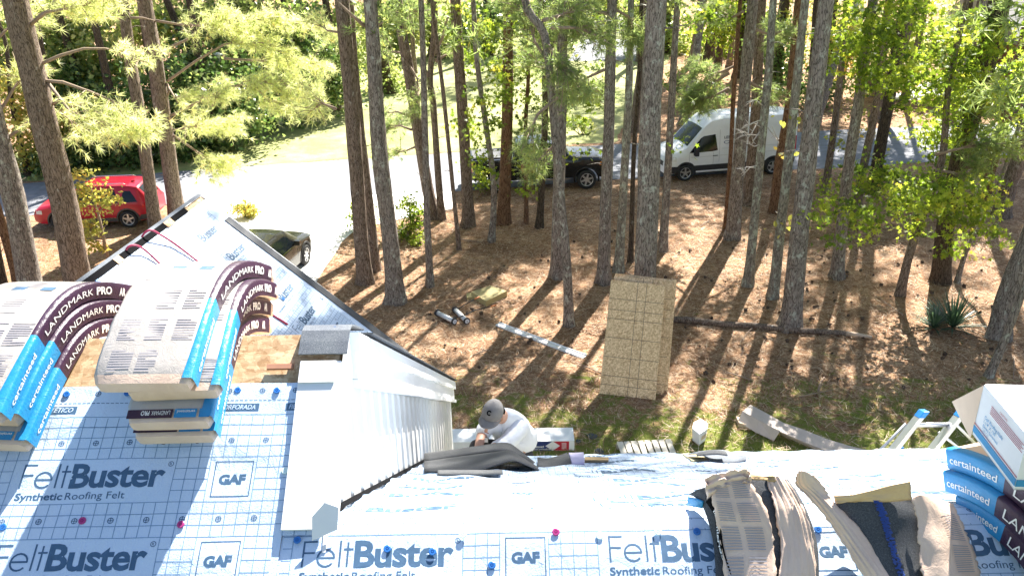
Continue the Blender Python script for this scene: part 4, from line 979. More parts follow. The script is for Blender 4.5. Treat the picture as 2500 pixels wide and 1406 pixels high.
# ridge shingle cap over the gable peak
YCB = onplane(780,884,Vector((0,0,CH-HN)),NN).y; m = MB(); xa = onplane(732,880,Vector((0,0,CH-HN)),NN).x; P = []
for i in range(9):
    t = i/8; row = []
    for x in (xa, XW-.02, XW+.03):
        Y = YCB+(YL+.245-YCB)*t; z = CH-(HN-S*YL+S*math.sqrt((Y-YL)**2+.001)); row.append(Vector((x, Y, z+.034)))
    P.append(row)
m.grid(P, smooth=False); o = hb(m, 'ridge_shingle', MT['shingle']); dsh = MB()
for t0, t1 in ((.05,.16),(.24,.34),(.42,.5)):
    q = []
    for t, dx in ((t0,0),(t0,.009),(t1,.009),(t1,0)):
        Y = YCB+(YL+.245-YCB)*t; q.append((XW-.035+dx, Y, CH-(HN-S*YL+S*math.sqrt((Y-YL)**2+.001))+.0375))
    dsh.poly(q)
MT['dash_blue'] = simple('dash_blue', (.03,.07,.16), .5); hb(dsh, 'sealant_dash', MT['dash_blue'], o)
sm = o.modifiers.new('s', 'SOLIDIFY'); sm.thickness = .006
# starter course along the far rake
m = MB(); m.prism([(XW-.10, YL+.2, zLfar(YL+.2)+.01), (XW+.075, YL+.2, zLfar(YL+.2)+.01), (XW+.075, YEL+.03, zLfar(YEL+.03)+.01), (XW-.10, YEL+.03, zLfar(YEL+.03)+.01)], (0,0,.007)); hb(m, 'starter_strip', MT['shingle_dark'])

# --- WING with ridge running away from the camera
A = atY(490, 478, 7.4); HWr = CH-A.z; dB = ray(190, 695); Bp = CAM+dB*(-(HWr)/dB.z)
C = atY(1097, 940, 7.42); dr_ = (Bp-A).normalized(); er = (C-A)-dr_*((C-A).dot(dr_)); LW = er.length; er.normalize(); NW = er.cross(dr_).normalized()
if NW.z < 0: NW = -NW
WL = 4.6
def mapW(u, v, off=0.0):   # u along ridge toward the camera measured from the far end, v metres down slope
    return A+dr_*u+er*v+NW*(off+.003+.5*wr(u*1.3, v*1.1))
sk_c = (C-A).dot(dr_)      # how far the rake end moves along the ridge direction
m = MB(); P = []
for i in range(40):
    v = .05+(LW-.05)*i/39; P.append([mapW(sk_c*(v/LW)+(WL-sk_c*(v/LW))*j/30, v) for j in range(31)])
m.grid(P); feltW = hb(m, 'roof_felt', MT['felt'])
# prints on the wing: text runs away from the camera, letters' tops toward the ridge
def mapWp(u, v, off=0.0): return mapW(WL-1.2-u*SQ*1.0, LW-v*SQ, off+.001)
def clipW(u, v):
    uu = WL-1.2-u*SQ; vv = LW-v*SQ; return vv > .12 and vv < LW and uu > sk_c*(vv/LW)+.14 and uu < WL
mk = MB()
for r in range(0, 12):
    for k in range(-2, 5):
        ux = 25*k-6-(r%2)*1.5; vy = 7*r+2
        put(mk, logo_shapes(ux, vy), mapWp, 0, .002, clipW); lw = .05
        sh = [rect(ux+j-lw, vy+4, ux+j+lw, vy+7) for j in range(25)]+[rect(ux+j-lw, vy, ux+j+lw, vy+4) for j in (14,15,16,17,21,22,23,24,25)]+[rect(ux, vy+j-lw, ux+25, vy+j+lw) for j in (4,5,6,7)]+[rect(ux+14, vy+j-lw, ux+17, vy+j+lw) for j in (1,2,3)]+[rect(ux+21, vy+j-lw, ux+25, vy+j+lw) for j in (1,2,3)]
        put(mk, sh, mapWp, 1, .0016, clipW)
        put(mk, [s_ for j in range(0,25,3) for s_ in (ring(ux+j+.5, vy+5.5, .26, .07),)], mapWp, 0, .002, clipW)
hb(mk, 'felt_printing', [MT['print'], MT['line']], feltW)
# deck, left slope, ridge slot, rake
er2 = Vector((-er.x, er.y, er.z)); er2 = (er2-dr_*er2.dot(dr_)).normalized()
m = MB(); off0 = NW*-.01
m.prism([A+off0, A+dr_*WL+off0, A+dr_*WL+er*LW+off0, A+dr_*sk_c+er*LW+off0], -NW*.04)
m.prism([A+Vector((-.04,0,-.03)), A+dr_*WL+Vector((-.04,0,-.03)), A+dr_*WL+er2*LW, A+er2*LW], (0,0,-.04)); hb(m, 'roof_decking', MT['osb'])
m = MB(); m.prism([A+dr_*.35+NW*.006, A+dr_*WL+NW*.006, A+dr_*WL+er*.05+NW*.006, A+dr_*.35+er*.05+NW*.006], NW*.004); hb(m, 'ridge_slot', MT['black'])  # raised black strip, painting in the darkness of the open slot
m = MB()
for a, b in ((.62,.74), (1.45,1.53), (2.5,2.62), (3.2,3.28)):
    m = MB(); m.prism([A+dr_*a+er*.002, A+dr_*b+er*.002, A+dr_*b+er*.058, A+dr_*a+er*.058], NW*.014); hb(m, 'ridge_bridge', MT['osb'])
m = MB(); m.prism([A+NW*.002, A+dr_*WL+NW*.002, A+dr_*WL+Vector((-.03,0,.012)), A+Vector((-.03,0,.012))], NW*.008); hb(m, 'ridge_lip', MT['shingle'])
m = MB(); P0 = A+dr_*(-.02)+er*.3; P1 = C+dr_*(-.02)+er*.0
m.prism([P0+NW*.006, P1+NW*.006, P1+dr_*.10+NW*.006, P0+dr_*.10+NW*.006], NW*.006); hb(m, 'starter_strip', MT['shingle_dark'])
m = MB(); m.prism([A+dr_*(-.03)-NW*.001, C+dr_*(-.03)-NW*.001, C+dr_*(-.03)-Vector((0,0,.2)), A+dr_*(-.03)-Vector((0,0,.2))], Vector((0,-.022,0))); hb(m, 'rake_board', MT['white'])
# gable wall of the wing and body walls
m = MB(); e1 = A+er*LW; e2 = A+er2*LW
m.prism([(e1.x-.25, A.y-.35, 0), (e1.x-.25, A.y-.35, e1.z-.15), (A.x, A.y-.35, A.z-.2), (e2.x+.25, A.y-.35, e2.z-.15), (e2.x+.25, A.y-.35, 0)], (0,.1,0)); hb(m, 'wall', MT['siding'])
m = MB(); m.obox((-11.7, -2.2, 0), (.12,0,0), (0,YEL+1.8,0), (0,0,5.0)); m.obox((-11.7, YEL-.4, 0), (11.7+XW-.05,0,0), (0,.12,0), (0,0,zLfar(YEL)-.1)); m.obox((XW+.05, YER-.3, 0), (9,0,0), (0,.12,0), (0,0,zR(YER)-.06)); m.obox((8.6,-.8,0), (.12,0,0), (0,YER+.4,0), (0,0,4.9))
hb(m, 'wall', MT['siding'])
# cap nails
def capnail(p, n, mat, parent, r=.0125):
    mb = MB(); x = n.orthogonal().normalized(); y = n.cross(x); vs = []; K = 14
    for (rr, h) in ((r,0), (r,.0022), (r*.85,.0034), (r*.42,.0034), (r*.38,.0015), (r*.25,.0015), (r*.22,.004)):
        vs += [p-HO+n*h+(x*math.cos(2*math.pi*k/K)+y*math.sin(2*math.pi*k/K))*rr for k in range(K)]
    fs = [(a*K+k, a*K+(k+1)%K, (a+1)*K+(k+1)%K, (a+1)*K+k) for a in range(6) for k in range(K)]+[tuple(range(6*K,7*K))]
    mb.add(vs, fs, 0, False); mb.build('cap_nail', mat, parent, fixn=True)
PL0 = Vector((0,0,CH-HN))
for (x, y, c) in [(10,1288,'cap_blue'), (203,1272,'cap_pink'), (443,1281,'cap_pink'), (165,964,'cap_blue'), (313,961,'cap_blue'), (582,954,'cap_blue'), (677,955,'cap_blue'), (697,1150,'cap_white'), (727,1319,'cap_blue')]:
    capnail(onplane(x, y, PL0, NN)+NN*.006, NN, MT[c], feltL)
for (x, y, c) in [(1130,1305,'cap_white'), (946,1340,'cap_blue'), (1056,1347,'cap_blue'), (1357,1299,'cap_pink'), (1201,1380,'cap_blue'), (1464,1308,'cap_white'), (1606,1298,'cap_white'), (1701,1298,'cap_blue'), (1996,1293,'cap_blue')]:
    capnail(onplane(x, y, PL0, NN)+NN*.004, NN, MT[c], feltR)
for (x, y) in [(286,746), (238,687), (345,715), (640,700), (690,730)]:
    q = onplane(x, y, A, NW); capnail(q+NW*.006, NW, MT['cap_blue'], feltW, .02)
# ============================================================ THINGS ON THE ROOF
def papermat(name, a, b):
    m, n, l, p = newmat(name); v = coords(n, l); t = noise(n, l, 5, 6, .7, v, 1.0); t2 = noise(n, l, 26, 5, .75, v, 2.0)
    r = ramp(n, [(.3, a), (.7, b)]); l.new(t.outputs[0], r.inputs[0]); l.new(r.outputs[0], p.inputs['Base Color'])
    p.inputs['Roughness'].default_value = .33; p.inputs['Specular IOR Level'].default_value = .5; l.new(bump(n, l, t2.outputs[0], .3, .01), p.inputs['Normal']); return m
MT['paper'] = papermat('paper', (.68,.49,.37), (.80,.61,.48))
MT['paper_white'] = papermat('paper_white', (.40,.365,.33), (.51,.47,.43))
MT['purple'] = papermat('purple', (.032,.012,.034), (.05,.02,.05)); MT['bright_blue'] = papermat('bright_blue', (.015,.22,.48), (.025,.29,.58))
MT['ink'] = simple('ink', (.33,.31,.33), .6, var=.05); MT['white_ink'] = simple('white_ink', (.82,.82,.80), .5, var=.02)
MT['brown_card'] = simple('brown_card', (.50,.39,.28), .8, var=.1, bmp=.2); MT['tan_card'] = simple('tan_card', (.44,.30,.15), .8, var=.1)
class Bundle:
    """wrapped bundle of shingles draped over a ridge"""
    def __init__(s, label, xr, Y0, z0, sl, h, s0, s1, w=.30, t=.067, yaw=0, e=.16, side=1, seed=0, texts=True, endl=False, cat='shingle bundle', group=None, name='shingle_bundle', x_at=None):
        s.xr, s.Y0, s.z0, s.sl, s.h, s.w, s.t, s.e, s.side, s.seed = xr, Y0, z0, sl, h, w, t, e, side, seed
        s.s0, s.s1 = s0, s1; s.ca, s.sa = math.cos(yaw), math.sin(yaw)
        root = s.root = empty(name, (xr, Y0, z0), 0, label, cat, group); O = Vector((xr, Y0, z0))
        rs = random.Random(seed)
        # local frame: l 0..w measured from right side to the left; side=1 shows its right flank, -1 its left
        K = 30; sec = []
        for i in range(K+1):
            q = s0+(s1-s0)*i/K; f = min(1, min(i, K-i)/1.6); row = []
            for (l_, hh) in ((0,.12),(0,.5),(0,.88),(.04,1),(.3,1.0),(.6,1.02),(.96,1),(1,.88),(1,.5),(1,.12),(.96,0),(.5,0),(.04,0)):
                ff = .9+.1*f; hv = .5+(hh-.5)*(.82+.18*f); j = .0015*(rs.random()-.5)*2
                row.append(s.P(q, .0+(.5+(l_-.5)*ff)*w+j, hv*t+j)-O)
            sec.append(row)
        m = MB(); m.grid(sec, 0, True, closed=True)
        for fi in range(len(m.f)):
            if min(m.f[fi])//13 < 1 or min(m.f[fi])//13 >= K-4: m.m[fi] = 1
        m.add(sec[0], [tuple(range(13))], 1); m.add(sec[-1], [tuple(range(13))[::-1]], 1)
        s.body = m.build('wrapper', [MT['paper_white'], MT['paper']], root, fixn=True)
        flank = 0 if side == 1 else w; sg = 1 if side == 1 else -1
        def FL(q, hh, off): return s.P(q, flank-sg*off, hh*t)-O
        def TOPE(q, d, off): return s.P(q, flank+sg*d, t+off)-O
        Lc = s1-s0
        def label_strip(a, b, mat, name_):
            n_ = max(4, int(abs(b-a)/.03)); rows = []
            for i in range(n_+1):
                q = a+(b-a)*i/n_; rows.append([FL(q,.06,.002), FL(q,.5,.003), FL(q,.93,.0028), TOPE(q,.002,.002), TOPE(q,.028+.008*math.sin(q*9),.0022)])
            mm = MB(); mm.grid(rows, 0, True); return mm.build(name_, mat, root)
        if side == 1: qb0, qb1, qp1 = s0+.015, s0+.30, s0+.90*Lc
        else: qb0, qb1, qp1 = s1-.015, s1-.22, s0+.10
        lb = label_strip(qb0, qb1, MT['bright_blue'], 'blue_label'); lp_ = label_strip(qb1, qp1, MT['purple'], 'purple_label')
        # lettering on the flank
        def flank_text(st, q0, q1, hb_, hs, bold, par, shear=0):
            vs, fs, x0, x1 = text2d(st, 1.0, bold, shear); mm = MB()
            mm.add([FL(q0+(q1-q0)*(a-x0)/(x1-x0), hb_+b/.7*hs, .0048) for a, b in vs], fs); mm.build('lettering', MT['white_ink'], par)
        if side == 1:
            flank_text('certainteed', s0+.06, s0+.25, .34, .3, .01, lb); flank_text('LANDMARK', s0+.33, s0+.58, .34, .36, 0, lp_); flank_text('PRO', s0+.60, s0+.70, .32, .42, .04, lp_)
            flank_text('AR', s0+.755, s0+.80, .28, .45, .03, lp_)
        else:
            flank_text('certainteed', s1-.03, s1-.20, .35, .35, .01, lb); flank_text('LANDMARK', s1-.25, s1-.53, .28, .5, 0, lp_); flank_text('PRO', s1-.56, s1-.70, .26, .55, .04, lp_); flank_text('AR', s1-.76, s1-.82, .2, .6, .03, lp_)
        if texts:     # instruction blocks on the top face
            mm = MB(); rs = random.Random(seed+5)
            qq = s0+.04
            while qq < s1-.3:
                bl = rs.uniform(.07, .1)
                for c in range(3):
                    l0 = w*(.13+c*.28); lw_ = w*rs.uniform(.18,.25)
                    if rs.random() < .12: continue
                    n_ = int(bl/.009)
                    for i in range(n_):
                        a = qq+i*.009; e_ = lw_*(1 if rs.random() > .2 else rs.uniform(.4,.9))
                        mm.quad(*[s.P(x, w-l0-y, t+.0014)-O for x, y in ((a,0),(a+.0042,0),(a+.0042,e_),(a,e_))])
                qq += bl+.03
            for l0 in (.30,.62):
                mm.quad(*[s.P(x, w*(1-l0)-y, t+.0018)-O for x, y in ((.02,0),(.045,0),(.045,.05),(.02,.05))], mi=1)
            mm.build('printed_text', [MT['ink'], MT['print']], root)
            # label band along the near edge
        # front band at the near end of top face, text upside down
        a = s0+.012; mm = MB()
        if not endl: return
        for (l0, l1, k) in ((.02,.55,1),(.57,.83,0),(.86,.985,0)):
            mm.quad(*[s.P(x, w*(1-y), t+.0016)-O for x, y in ((a,l0),(a+.032,l0),(a+.032,l1),(a,l1))], mi=k)
        for st, l0, l1, hs, bd in (('LANDMARK',.52,.30,.016,0),('PRO',.28,.18,.016,.03),('certainteed',.81,.60,.010,.01)):
            vs, fs, x0, x1 = text2d(st, 1, bd)
            mm.add([s.P(a+.026-b/.7*hs, w*(1-(l0+(l1-l0)*(c-x0)/(x1-x0))), t+.003)-O for c, b in vs], fs, 2)
        mm.build('end_label', [MT['bright_blue'], MT['purple'], MT['white_ink']], root)
    def P(s, q, l, hh):
        H_ = s.h+hh; k = math.sqrt(1+s.sl**2); y = q/k
        yy = math.copysign(max(0, abs(y)), y); z = -s.sl*(math.sqrt(yy*yy+s.e**2)-s.e*.55)
        d = s.sl*yy/math.sqrt(yy*yy+s.e**2); nn = Vector((0, d, 1)).normalized()
        rr = random.Random(int(q*50)+s.seed)
        p = Vector((-l, yy, z))+nn*H_
        return Vector((s.xr+p.x*s.ca-p.y*s.sa, s.Y0+p.x*s.sa+p.y*s.ca, s.z0+p.z))
zl = zN(YL)+.004; zrd = CH-HR+.004
GBa = 'shingle bundles draped over the left ridge'
def XN(px, py): return onplane(px, py, PL0, NN).x
xa = XN(112,1068); xb = XN(538,1050)
Bundle('bottom shingle bundle of the stack at the left edge', xa+.035, YL, zl, S, .0, -.50, .50, yaw=-R(5), seed=1, group=GBa, texts=False, endl=True)
Bundle('middle shingle bundle of the stack at the left edge, blue label torn', xa+.02, YL, zl, S, .072, -.44, .48, yaw=-R(5), seed=2, group=GBa, texts=False)
Bundle('top shingle bundle of the stack at the left edge, its printed face up', xa+.005, YL, zl, S, .144, -.47, .52, w=.34, yaw=-R(4), seed=3, group=GBa)
Bundle('lowest shingle bundle of the stack left of the white rake board', xb+.01, YL, zl, S, .0, -.475, .50, w=.275, yaw=R(1), seed=4, group=GBa, texts=False, endl=True)
Bundle('second lowest shingle bundle of the stack left of the white rake board', xb+.015, YL, zl, S, .072, -.46, .50, w=.28, yaw=R(1), seed=5, group=GBa, texts=False, endl=True)
Bundle('second highest shingle bundle, shifted right under the top one', xb+.045, YL, zl, S, .144, -.385, .50, w=.31, yaw=R(2), seed=6, group=GBa)
Bundle('highest shingle bundle left of the white rake board, glossy printed face up', xb+.0, YL, zl, S, .216, -.40, .50, w=.325, yaw=-R(1), seed=7, group=GBa)
Bundle('shingle bundle half cut off by the left edge, behind the left stack, lower one', -1.98, YL, zl, S, .0, -.40, .45, yaw=0, seed=8, group=GBa, texts=False)
Bundle('shingle bundle half cut off by the left edge, behind the left stack, upper one', -2.0, YL, zl, S, .072, -.40, .50, yaw=0, seed=9, group=GBa, texts=False)
GC = 'shingle bundles over the right ridge under the nail box'
cx = 1.50
for k, (dx, s1, lb) in enumerate(((.0,.20,'lowest bundle under the white nail box at the right edge'), (-.005,.24,'middle bundle under the white nail box, its full name in view'), (.02,.25,'topmost bundle under the white nail box, its blue end scuffed'))):
    Bundle(lb, cx+.30+dx+.03, YR-.02, zrd, S, .075*k+.002, -.72, s1, w=.32, t=.073, yaw=R(15), side=-1, seed=20+k, group=GC, e=.2, texts=False)

# --- patches laid on the right roof, given by pixels and height over the sheet
def onR(px, py, h=0.0):
    d = ray(px, py); t = .8; best = None; prev = None
    f = lambda t: (CAM.z+d.z*t)-(zR(d.y*t)+h*1.1)
    t = 1.0; mn = 9; tm = t
    while t < 8:
        v = f(t)
        if v < mn: mn = v; tm = t
        if v < 0:
            a, b = t-.02, t
            for _ in range(30):
                c = (a+b)/2
                if f(c) > 0: a = c
                else: b = c
            return CAM+d*b
        if t > 3.2 and mn < .25 and v > mn+.02: break
        t += .02
    return CAM+d*tm
def patch(name, rows, mat, parent=None, nu=8, nv=26, th=.004, wob=.006, label=None, cat=None, group=None, seed=0, drop=None, edge=0.0, fr=9, sub=True):
    """rows: list of polylines (px,py,h), all with same count; surface lofted between them, rows run along, columns across"""
    rs = random.Random(seed); C = [[onR(*q) for q in r] for r in rows]
    def cr(a, t):   # catmull-rom polyline sample
        n = len(a); f = t*(n-1); i = min(int(f), n-2); u = f-i
        p0 = a[max(i-1,0)]; p1 = a[i]; p2 = a[i+1]; p3 = a[min(i+2,n-1)]
        return .5*((2*p1)+(p2-p0)*u+(2*p0-5*p1+4*p2-p3)*u*u+(3*p1-p0-3*p2+p3)*u**3)
    P = []; ph = [rs.uniform(0,6) for _ in range(6)]
    for i in range(nv+1):
        t = i/nv; cols = [cr(r, t) for r in C]; row = []
        for j in range(nu+1):
            u = j/nu; p = cr(cols, u) if len(cols) > 1 else cols[0]
            w_ = wob*(math.sin(u*fr+t*7+ph[0])*.6+math.sin(u*fr*2.3-t*5+ph[1])*.5+math.sin(t*17+u*3+ph[2])*.5+rs.uniform(-.12,.12))
            ex = edge*rs.uniform(-1,1) if j in (0, nu) else 0
            row.append(p+NN*w_+Vector((ex, 0, 0)))
        P.append(row)
    O = P[0][0].copy() if parent is None else Vector(parent.location)
    m = MB(); m.grid([[p-O for p in r] for r in P], 0, True)
    o = m.build(name, mat, parent)
    if parent is None: o.location = O; tag(o, label, cat, group)
    if drop: 
        s_ = o.modifiers.new('s', 'SOLIDIFY'); s_.thickness = drop; s_.offset = 1
    elif th: s_ = o.modifiers.new('s', 'SOLIDIFY'); s_.thickness = th; s_.offset = 1
    return o, P
def px2root(px, py, name, label, cat, group=None):
    return empty(name, onR(px, py, 0), 0, label, cat, group)
# opened bundle D (left)
rD = px2root(1860, 1300, 'opened_bundle', 'torn open shingle bundle with grey shingles showing in a beige wrapper, left of the two', 'shingle bundle')
patch('shingles', [[(1775,1440,.05),(1765,1330,.06),(1750,1230,.10),(1745,1175,.13)], [(1870,1440,.07),(1862,1330,.09),(1845,1230,.13),(1820,1160,.15)], [(1990,1440,.05),(1985,1330,.07),(1965,1240,.10),(1925,1170,.13)]], MT['shingle_dark'], rD, nu=8, wob=.002, drop=.05, seed=1)
patch('shingles', [[(1748,1440,.015),(1742,1330,.02),(1715,1235,.04),(1682,1205,.06)], [(1800,1440,.03),(1790,1330,.04),(1770,1240,.08),(1745,1185,.10)], [(2000,1440,.02),(1996,1330,.03),(1972,1250,.06),(1940,1190,.08)]], MT['shingle_dark'], rD, nu=8, wob=.002, drop=.03, seed=2)
o, P = patch('wrapper', [[(1772,1440,.06),(1760,1330,.075),(1742,1235,.115),(1735,1180,.14)], [(1830,1440,.09),(1825,1330,.105),(1800,1240,.14),(1782,1172,.165)], [(1895,1440,.09),(1890,1330,.11),(1870,1240,.145),(1822,1165,.17)]], MT['paper'], rD, nu=10, nv=34, wob=.0018, edge=.004, seed=3)
# printed blocks on that wrapper
m = MB(); O = Vector(rD.location)
for bi in range(4):
    for c in range(2):
        for k in range(9):
            i = 2+bi*8+k*.75; i0 = int(i); j0 = 1+c*4; j1 = j0+3
            if i0+1 > 33: continue
            f = i-i0; a = P[i0][j0].lerp(P[i0+1][j0], f); b = P[i0][j1].lerp(P[i0+1][j1], f); a2 = P[i0][j0].lerp(P[i0+1][j0], min(1,f+.28)); b2 = P[i0][j1].lerp(P[i0+1][j1], min(1,f+.28))
            m.quad(*[p-O+NN*.006 for p in (a, b, b2, a2)])
m.build('printed_text', MT['ink'], rD)
patch('wrapper', [[(1905,1440,.09),(1905,1330,.10),(1890,1240,.13),(1872,1160,.15)], [(1955,1440,.08),(1950,1330,.10),(1935,1240,.12),(1895,1160,.15)], [(1998,1440,.05),(1985,1330,.08),(1960,1240,.105),(1918,1165,.13)]], MT['paper'], rD, nu=18, nv=30, wob=.003, edge=.004, seed=4, fr=34)
patch('wrapper', [[(1728,1215,.12),(1722,1190,.14),(1722,1165,.16)], [(1760,1195,.14),(1762,1172,.17),(1770,1150,.18)], [(1810,1180,.165),(1815,1162,.18),(1812,1142,.20)], [(1832,1180,.165),(1835,1165,.175),(1820,1145,.19)]], MT['paper'], rD, nu=14, nv=14, wob=.012, seed=5, fr=22)
patch('wrapper', [[(1812,1170,.165),(1850,1172,.16),(1895,1175,.14)], [(1812,1155,.17),(1850,1160,.165),(1890,1162,.15)]], MT['tan_card'], rD, nu=4, nv=10, wob=.004, seed=6)
ob, P = patch('black_label', [[(1778,1420,.035),(1752,1330,.045),(1744,1260,.06),(1722,1225,.07)], [(1790,1420,.07),(1762,1330,.08),(1755,1255,.10),(1742,1205,.12)]], MT['black'], rD, nu=3, nv=20, wob=.003, seed=7)
ob2, _ = patch('blue_label', [[(1680,1232,.02),(1700,1236,.03),(1716,1240,.03)], [(1682,1212,.05),(1702,1216,.055),(1718,1222,.06)]], MT['bright_blue'], rD, nu=3, nv=6, wob=.002, seed=8)
def text_on(P, st, i0, i1, j0, j1, par, mat, flip=False):
    vs, fs, x0, x1 = text2d(st, 1, .02); mm = MB(); O = Vector(par.location) if par.parent is None else Vector(par.parent.location); out = []
    for a, b in vs:
        t = (a-x0)/(x1-x0); fi = i0+(i1-i0)*t; fj = j0+(j1-j0)*(b/.75); i = min(max(int(fi),0), len(P)-2); j = min(max(int(fj),0), len(P[0])-2)
        p = P[i][j].lerp(P[i+1][j], fi-i).lerp(P[i][j+1].lerp(P[i+1][j+1], fi-i), fj-j); out.append(p-O+(CAM-p).normalized()*.006)
    mm.add(out, fs); mm.build('lettering', mat, par)
text_on(P, 'certainteed', 4, 15, .6, 2.2, ob, MT['white_ink'])
# opened bundle E (right)
rE = px2root(2180, 1330, 'opened_bundle', 'torn open shingle bundle showing a grey shingle with a blue stripe, right of the two', 'shingle bundle')
o, P = patch('shingles', [[(2130,1440,.06),(2070,1330,.08),(2048,1260,.11),(2040,1222,.13)], [(2210,1440,.10),(2180,1330,.12),(2160,1260,.145),(2135,1212,.155)], [(2300,1440,.06),(2285,1330,.09),(2270,1260,.12),(2240,1220,.14)]], MT['shingle_dark'], rE, nu=14, nv=30, wob=.001, drop=.06, seed=11)
m = MB(); O = Vector(rE.location); rs = random.Random(3)
for i in range(30):
    for k in range(16):
        t = rs.random(); u = 7.0+rs.uniform(-.5,.5)-.25*math.sin(i*.1); j = int(u); a = P[i][j].lerp(P[i+1][j], t).lerp(P[i][j+1].lerp(P[i+1][j+1], t), u-j)-O+NN*.004
        s_ = rs.uniform(.002,.0045); m.quad(a+Vector((-s_,-s_*.4,0)), a+Vector((s_,-s_*.4,0)), a+Vector((s_,s_*.6,s_*.4)), a+Vector((-s_,s_*.6,s_*.4)))
MT['sealant'] = simple('sealant', (.03,.08,.30), .3); m.build('sealant_stripe', MT['sealant'], rE)
patch('wrapper', [[(2128,1440,.075),(2085,1370,.09),(2035,1290,.105),(1975,1215,.13),(1945,1180,.15),(1948,1150,.19)], [(2165,1440,.10),(2120,1370,.115),(2065,1290,.13),(2005,1215,.15),(1970,1180,.17),(1965,1150,.2)], [(2200,1440,.09),(2152,1370,.10),(2098,1290,.12),(2035,1225,.14),(2010,1190,.16),(1985,1160,.19)]], MT['paper'], rE, nu=18, nv=44, wob=.003, edge=.004, seed=12, fr=36)
o, P = patch('wrapper', [[(2258,1440,.11),(2248,1370,.12),(2240,1290,.135),(2225,1215,.155)], [(2310,1440,.10),(2298,1370,.12),(2282,1290,.14),(2250,1205,.17)], [(2360,1440,.08),(2345,1370,.09),(2325,1290,.11),(2290,1215,.13)], [(2405,1440,.03),(2385,1370,.05),(2360,1300,.07),(2325,1230,.09)]], MT['paper'], rE, nu=14, nv=36, wob=.003, edge=.005, seed=13, fr=12)
m = MB()
for bi in range(2):
    for k in range(13):
        i = 8+bi*12+k*.8; i0 = int(i); f = i-i0
        if i0 > 34: break
        j0, j1 = 8, 12; a = P[i0][j0].lerp(P[i0+1][j0], f); b = P[i0][j1].lerp(P[i0+1][j1], f); a2 = P[i0][j0].lerp(P[i0+1][j0], min(1,f+.3)); b2 = P[i0][j1].lerp(P[i0+1][j1], min(1,f+.3)); m.quad(*[p-O+NN*.006 for p in (a, b, b2, a2)])
m.build('printed_text', MT['ink'], rE)
MT['inner_paper'] = papermat('inner_paper', (.62,.42,.22), (.72,.52,.30))
patch('wrapper', [[(2040,1226,.13),(2090,1226,.14),(2150,1224,.15),(2225,1218,.16)], [(2035,1212,.15),(2090,1204,.17),(2150,1190,.19),(2222,1173,.22)]], MT['inner_paper'], rE, nu=6, nv=16, wob=.004, seed=14)
# nail box
rN = empty('nail_box', atD(2475,1195,2.38), 0, 'open white carton of roofing nails with a blue stripe at the right edge', 'carton'); O = Vector(rN.location)
MT['carton_white'] = simple('carton_white', (.78,.79,.80), .6, var=.03, bmp=.1); MT['stripe_blue'] = simple('stripe_blue', (.02,.25,.50), .6); MT['stripe_red'] = simple('stripe_red', (.45,.08,.10), .6); MT['kraft'] = simple('kraft', (.60,.46,.34), .75, var=.07)
K_ = atD(2475,1195,2.38); Lf = atD(2362,1108,2.66); dlr = (Lf-K_); dlr.z = 0; Lf = K_+dlr; dn = Vector((dlr.y, -dlr.x, 0)).normalized()
if dn.x < 0: dn = -dn
wB = .30; hB = .175; U = Vector((0,0,1)); t_ = .004
m = MB(); m.obox(Vector((0,0,0)), dlr, dn*t_, U*hB); m.obox(dlr, dn*wB, -dlr.normalized()*t_, U*hB); m.obox(dn*wB, dlr, -dn*t_, U*hB); m.obox(dn*t_, dn*(wB-2*t_), dlr.normalized()*t_, U*(hB*.62)); m.obox(Vector((0,0,0)), dlr, dn*wB, U*t_)
m.build('box_body', [MT['carton_white']], rN, fixn=True)
m = MB(); b0 = -dn*.0012; m.obox(b0+U*.012, dlr, -dn*.0006, U*.022); m.build('blue_stripe', MT['stripe_blue'], rN); m = MB(); m.obox(b0+U*.040, dlr, -dn*.0006, U*.003); m.build('red_stripe', MT['stripe_red'], rN)
m = MB(); q = -dlr.normalized()*.0012; m.obox(q+U*.012, dn*wB, q*.5, U*.022); m.build('blue_stripe', MT['stripe_blue'], rN)
mm = MB(); ex = -dlr.normalized(); P0 = dlr
for st, xx, zz, hh, bd, mi in (('Coil Roofing Nails',.10,.088,.011,.01,0),('1-1/4" X .120',.10,.074,.010,.01,0),('Electro Galvanized',.10,.060,.009,.01,0),('7,200 CTS',.10,.049,.007,0,0),('Made in China',.10,.040,.006,0,0),('CAUTION:',.17,.150,.007,.01,1)):
    vs, fs, x0, x1 = text2d(st, 1, bd); mm.add([P0+ex*(xx-.05+(a-x0)*hh/.7)+U*(zz+b*hh/.7)-dn*.0022 for a, b in vs], fs, mi)
for k in range(5): mm.obox(P0+ex*.07+U*(.142-k*.006)-dn*.0016, ex*(.20-.01*(k%2)), -dn*.0004, U*.0016, mi=1)
mm.build('printed_text', [MT['stripe_blue'], MT['stripe_red']], rN)
def flap(pts, mat): 
    m = MB(); w_ = [p-O for p in pts]; nrm = (w_[1]-w_[0]).cross(w_[2]-w_[0]).normalized(); m.prism(w_, nrm*.004); return m.build('flap', mat, rN, fixn=True)
topL = K_+dlr+U*hB
flap([topL+dn*wB, topL+dn*.004, atD(2368,1068,2.72), atD(2324,980,2.95), atD(2520,955,3.0)], MT['kraft'])
flap([K_+dn*wB*.25+U*hB*.62, K_+dn*wB*.9+U*hB*.6, K_+dn*wB*.9+U*hB*.75+ex*.05, K_+dn*wB*.3+U*hB*.8+ex*.04], MT['brown_card'])
